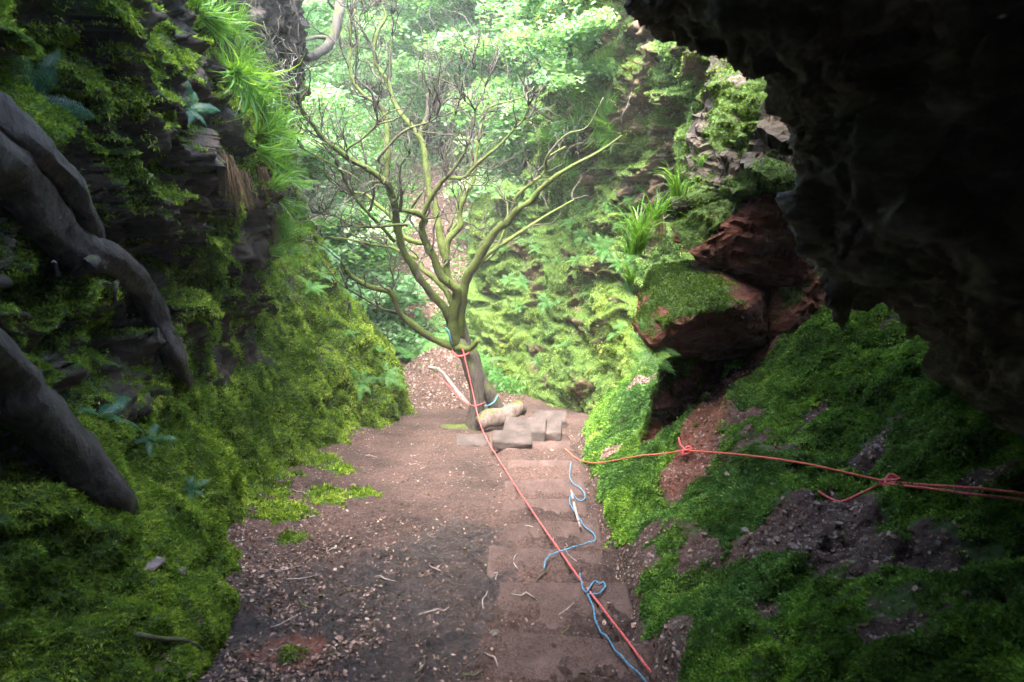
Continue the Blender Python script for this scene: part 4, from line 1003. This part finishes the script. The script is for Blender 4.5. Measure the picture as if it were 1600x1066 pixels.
for (px, py, s, lab) in [(40, 150, .95, 'blue green fern arching above the upper left root'), (150, 655, .75, 'dark fern hanging between the roots on the left wall'),
                         (225, 690, .45, 'small dark fern low on the left wall beside the root'), (293, 770, .38, 'small glossy fern rooted in the moss at the left'),
                         (290, 170, .5, 'small fern on the shaded upper left rock')]:
    p, n = surf(px, py, (0,)); place('fern', fd[random.randint(0, 1)], p+n*.02, n, s, lab, 'fern', None, .4)
for (px, py, s, lab) in [(600, 585, .9, 'feathery fern at the right edge of the left moss slope'), (560, 600, .8, 'fern drooping low on the left moss slope'),
                         (585, 545, .7, 'upright fern on the crest of the left moss slope'), (545, 520, .6, 'small fern on top of the left moss slope')]:
    p, n = surf(px, py, (0,)); place('fern', fa[random.randint(0, 3)], p+n*.02, n, s, lab, 'fern', None, .45)
k = 0
while k < 34:
    px, py = random.uniform(440, 560), random.uniform(190, 470)
    if px < 440+(py-190)*.15: continue
    p, n = surf(px, py, (0,)); k += 1
    place('fern', random.choice(fa), p+n*.01, n, random.uniform(.45, .9), 'green fern growing out of the left wall behind the bare branches', 'fern', 'ferns on the far part of the left wall', .4)
for k in range(60):
    px, py = random.uniform(770, 1010), random.triangular(250, 600, 300)
    p, n = surf(px, py, (1,)); place('fern', random.choice(fa), p+n*.01, n, random.uniform(.35, .75), 'green fern growing out of the far right cliff', 'fern', 'ferns on the far right cliff', .4)
for k in range(70):
    x, y = random.uniform(-5.5, .4), random.uniform(10.3, 17)
    if abs(x+2.6-0.15*(y-11)) < .35: continue
    place('fern', random.choice(fa), (x, y, float(floor_z(np.array([x]), np.array([y]), False)[0])), (0, 0, 1), random.uniform(1.0, 2.0), 'fern growing on the slope beside the far gully', 'fern', 'ferns on the far slope', 1.0)
for (px, py, s, lab) in [(1020, 545, .8, 'bright fern beneath the nose of the jutting boulder'), (700, 525, .9, 'fern behind the fork of the bare tree'), (650, 470, 1.0, 'fern on the gully side left of the bare tree')]:
    p, n = surf(px, py); place('fern', random.choice(fa), p, n, s, lab, 'fern', None, .5)
ga = [proto(('grass_tuft', i), lambda i=i: grass_mesh(60, .42, 200+i), M['grass']) for i in range(3)]
gl = [proto(('grass_tuft', 10+i), lambda i=i: grass_mesh(48, .55, 220+i, wid=.010, droop=1.9, spread=.5), M['grass']) for i in range(2)]
hg = [proto(('hanging_roots', i), lambda i=i: grass_mesh(90, .35, 240+i, wid=.0025, droop=1.5, spread=.35, up=-.7), M['hang']) for i in range(2)]
for i in range(34):
    t = i/33; px = 312+120*t+random.uniform(-14, 14); py = -20+270*t+random.uniform(-18, 18)
    p, n = surf(px, py, (0,)); place('grass_tuft', random.choice(ga+gl), p, n, random.uniform(.45, 1.0), 'glossy grass tuft on the ledge high on the left wall', 'grass tuft', 'grass tufts along the upper left ledge', .35)
for i in range(26):
    px, py = random.uniform(415, 500), random.uniform(230, 430)
    p, n = surf(px, py, (0,)); place('grass_tuft', random.choice(ga), p, n, random.uniform(.45, .8), 'thin grass tuft hanging on the far left wall', 'grass tuft', 'grass tufts on the far left wall', .2)
for (px, py, s, lab) in [(992, 352, 1.0, 'long drooping bright grass tuft left of the red rock'), (1000, 335, .7, 'upright grass tuft above the drooping tuft'), (1057, 262, .62, 'bright upright grass tuft in front of the lit cliff'),
                         (1095, 215, .3, 'small grass tuft below the mossy overhang'), (985, 400, .55, 'yellow grass tuft hanging over the boulder edge'), (1025, 300, .6, 'pale grass tuft beside the shaggy rock bulge')]:
    p = at(px, py+45, 4.35); n = (0, 0, 1); place('grass_tuft', random.choice(gl), p, n, s, lab, 'grass tuft', None, .75)
for i in range(30):
    px, py = random.uniform(850, 960), random.uniform(0, 260)
    p, n = surf(px, py, (1,)); place('grass_tuft', random.choice(ga), p, n, random.uniform(.8, 1.4), 'grass tuft hanging from the top of the far right cliff', 'grass tuft', 'grass tufts on the right cliff top', .3)
for i, (px, py) in enumerate([(345, 245), (360, 262), (330, 230), (415, 330), (420, 350), (445, 425), (400, 255), (1040, 330), (385, 270)]):
    p, n = surf(px, py, (0, 1, 6)); place('hanging_roots', random.choice(hg), p+n*.03, n, random.uniform(.6, 1.1), 'brown clump of fine roots hanging from the rock', 'roots', 'brown hanging root clumps', 1.0)

# ------------------------------------------------------------------ far trees with leafy sprays
def spray_tree(base, H, R, nb, nl, seed, lab, lean=(0, 0), z0=.25, ls=.10, tr=.12, mat='leaf'):
    r = np.random.default_rng(seed); random.seed(seed)
    t = empty('tree', base); tag(t, lab, 'tree')
    top = np.array([lean[0], lean[1], H]); tp = [np.zeros(3)]
    for i in range(1, 7): tp.append(top*i/6+np.append(r.normal(0, .12, 2), 0)*min(i, 3)*.6)
    tp = np.array(tp); bg = Bag(); V, F = tube_mesh(tp, np.linspace(tr, tr*.25, 7), 9, 3, .25, seed); bg.add(V, F, .5); bg.build('trunk', M['bark_bg'], t)
    Ls = []; bb = Bag()
    for b in range(nb):
        h = z0+(1-z0)*(b+r.random())/nb; p = cr(tp, 0, [h*6])[0]; a = r.uniform(0, 6.28)
        l = R*(.55+.55*r.random())*(1.05-.45*abs(h-.45)); d = np.array([math.cos(a), math.sin(a), .35+.5*(h-.4)]); pts = [p]
        for i in range(6):
            d = unit(d+r.normal(size=3)*.16+np.array([0, 0, -.07])); p = p+d*l/6; pts.append(p)
        pts = np.array(pts); V, F = tube_mesh(pts, np.linspace(tr*.3, .008, 7), 5, 2); bb = Bag(); bb.add(V, F, .2); bb.build('branch', M['bark_bg'], t)
        ns = int(nl/nb/70)+1
        for s in range(ns):
            q = cr(pts, 0, [r.uniform(1.5, 6)])[0]+r.normal(size=3)*np.array([.35, .35, .10])*R*.35
            m = 70; rr = R*.22*(.6+.7*r.random()); th_ = r.uniform(0, 6.28, m); ra = rr*np.sqrt(r.random(m)); pn = unit(np.array([r.normal()*.25, r.normal()*.25, 1]))
            pp = q+np.stack([np.cos(th_)*ra, np.sin(th_)*ra, r.normal(size=m)*.05-(ra/rr)**2*rr*.28], 1)
            Ls.append((pp, np.broadcast_to(pn, (m, 3)), np.full(m, np.clip(.5+.25*r.normal(), 0, 1))))
    P_ = np.concatenate([x[0] for x in Ls]); N_ = np.concatenate([x[1] for x in Ls]); T_ = np.clip(np.concatenate([x[2] for x in Ls])+.15*RNG.normal(size=len(P_)), 0, 1)
    V, F, tt = leaf_geo(P_, N_, ls*(.6+.7*RNG.random(len(P_))), T_, .3, .35, .32)
    # simplify: two quads per leaf instead of three
    mesh_np('crown', V, F, M[mat], {'tint': tt}, False, t); return t
def fz(x, y): return float(floor_z(np.array([x]), np.array([y]), False)[0])
TR = [(-3.6, 12.2, 4.2, 2.2, 'slender leafy young tree on the left side of the gully'), (.4, 14.2, 5.0, 2.4, 'leafy tree rising just behind the bare tree'), (-1.6, 16.5, 6.0, 2.8, 'leafy tree in the middle of the far slope'),
      (-6.2, 15.0, 6.5, 3.0, 'leafy tree at the far left edge of the slope'), (4.2, 18.5, 7.0, 3.0, 'tall leafy tree behind the right cliff'), (-4.0, 19.5, 7.5, 3.4, 'tall pale leafy tree high on the far slope left of centre'),
      (.6, 21.0, 8.0, 3.6, 'tall pale leafy tree high on the far slope right of centre'), (-9.0, 20.0, 8, 3.6, 'broad leafy tree behind the left wall'), (5.5, 22.0, 8, 3.8, 'broad leafy tree high behind the right cliff'), (-2.2, 26.0, 8.5, 4.2, 'farthest pale tree on the crest of the slope'),
 (-6.5, 24.0, 8.5, 4.0, 'tall airy tree on the crest at the left'), (2.6, 25.0, 8.5, 4.0, 'tall airy tree on the crest at the right'), (-1.0, 18.5, 7.0, 3.2, 'bushy pale tree halfway up the far slope')]
for i, (x, y, H, R, lab) in enumerate(TR):
    spray_tree((x, y, fz(x, y)-.1), H, R, 18+i, 24000, 300+i, lab, (random.uniform(-.6, .6), random.uniform(-1.5, -.3)), z0=.08, ls=.12)
# small beech leaning over the right cliff top, and the sapling whose branch reaches in at the upper left
spray_tree(tuple(at(900, 110, 9.0)), 1.7, 1.0, 14, 8000, 401, 'small leafy tree spreading over the right cliff top', (-.35, -.2), z0=.02, ls=.07, tr=.05)
p, n = surf(875, 210, (1,)); spray_tree(tuple(p+np.array([.1, .1, -.1])), 1.3, .9, 8, 2600, 402, 'leafy sapling hanging from the right cliff edge', (-.35, -.5), z0=.02, ls=.07, tr=.03)
sap = empty('tree', at(531, -60, 9.3)); tag(sap, 'curved grey green tree limb reaching in at the upper left', 'tree'); SO = np.array(sap.location)
for j, (pl, r0, r1) in enumerate([([(534, -60), (531, 0), (528, 30), (516, 68), (498, 83), (475, 92), (440, 100)], .07, .06), ([(520, 60), (495, 58), (475, 62), (450, 50)], .03, .015), ([(529, 20), (515, 5), (505, -20)], .025, .01)]):
    bg = Bag(); V, F = tube_mesh(np.array([at(a, b, 9.3-.12*i) for i, (a, b) in enumerate(pl)])-SO, np.linspace(r0, r1, len(pl)), 9, 5, .25, j); bg.add(V, F, .4); bg.build('trunk' if j == 0 else 'branch', M['bark_bg'], sap)
# pale dead twigs hanging on the far left wall
TO = np.zeros(3)
for i, (px, py) in enumerate([(440, 150), (455, 200), (470, 330), (490, 345)]):
    p, n = surf(px, py, (0,)); bg = Bag(); random.seed(500+i)
    for k in range(5): grow(bag=bg, p=p-n*.02, d=unit(n+np.array([.3, -.2, -.4])), r=.009, L=random.uniform(.4, .8), depth=2)
    o = bg.build('dead_branch', M['deadwood']); tag(o, 'tangle of pale dead twigs on the far left wall', 'dead branch', 'pale dead twigs on the left wall')
# ground cover on the far slope
gc = np.clip(1-gul*1.2, 0, 1)*(Ya < 30)*np.clip(.6+.8*fbm(np.stack([Xa, Ya, 0*Xa], -1), .7, 3), 0, 1)
pt, nr = sample_grid(Pa, Na, gc, 80000, lambda P: 1/np.maximum(P[..., 1]-8, 1)**.7)
V, F, t = blades(pt, nr, .11, .2, 5, .9, .1, np.clip(.5+.5*fbm(pt, .8, 3), 0, 1), True, .8)
tag(mesh_np('undergrowth', V, F, M['fern'], {'tint': t}), 'low green undergrowth covering the far slope', 'undergrowth', kind='stuff')

# ------------------------------------------------------------------ thin haze volume added to whiten the far background
hb_ = bmesh.new(); bmesh.ops.create_cube(hb_, size=1.0); hm = bpy.data.meshes.new('haze'); hb_.to_mesh(hm); hb_.free()
hz = bpy.data.objects.new('haze', hm); COL.objects.link(hz); hz.scale = (90, 110, 36); hz.location = (0, 44, 12.5)
m_ = bpy.data.materials.new('air'); m_.use_nodes = True; nt = m_.node_tree; nt.nodes.clear()
o_ = nt.nodes.new('ShaderNodeOutputMaterial'); v_ = nt.nodes.new('ShaderNodeVolumePrincipled')
v_.inputs['Density'].default_value = 0.0026; v_.inputs['Color'].default_value = (0.92, 1.0, 0.95, 1); nt.links.new(v_.outputs[0], o_.inputs['Volume'])
hm.materials.append(m_); hz['kind'] = 'stuff'
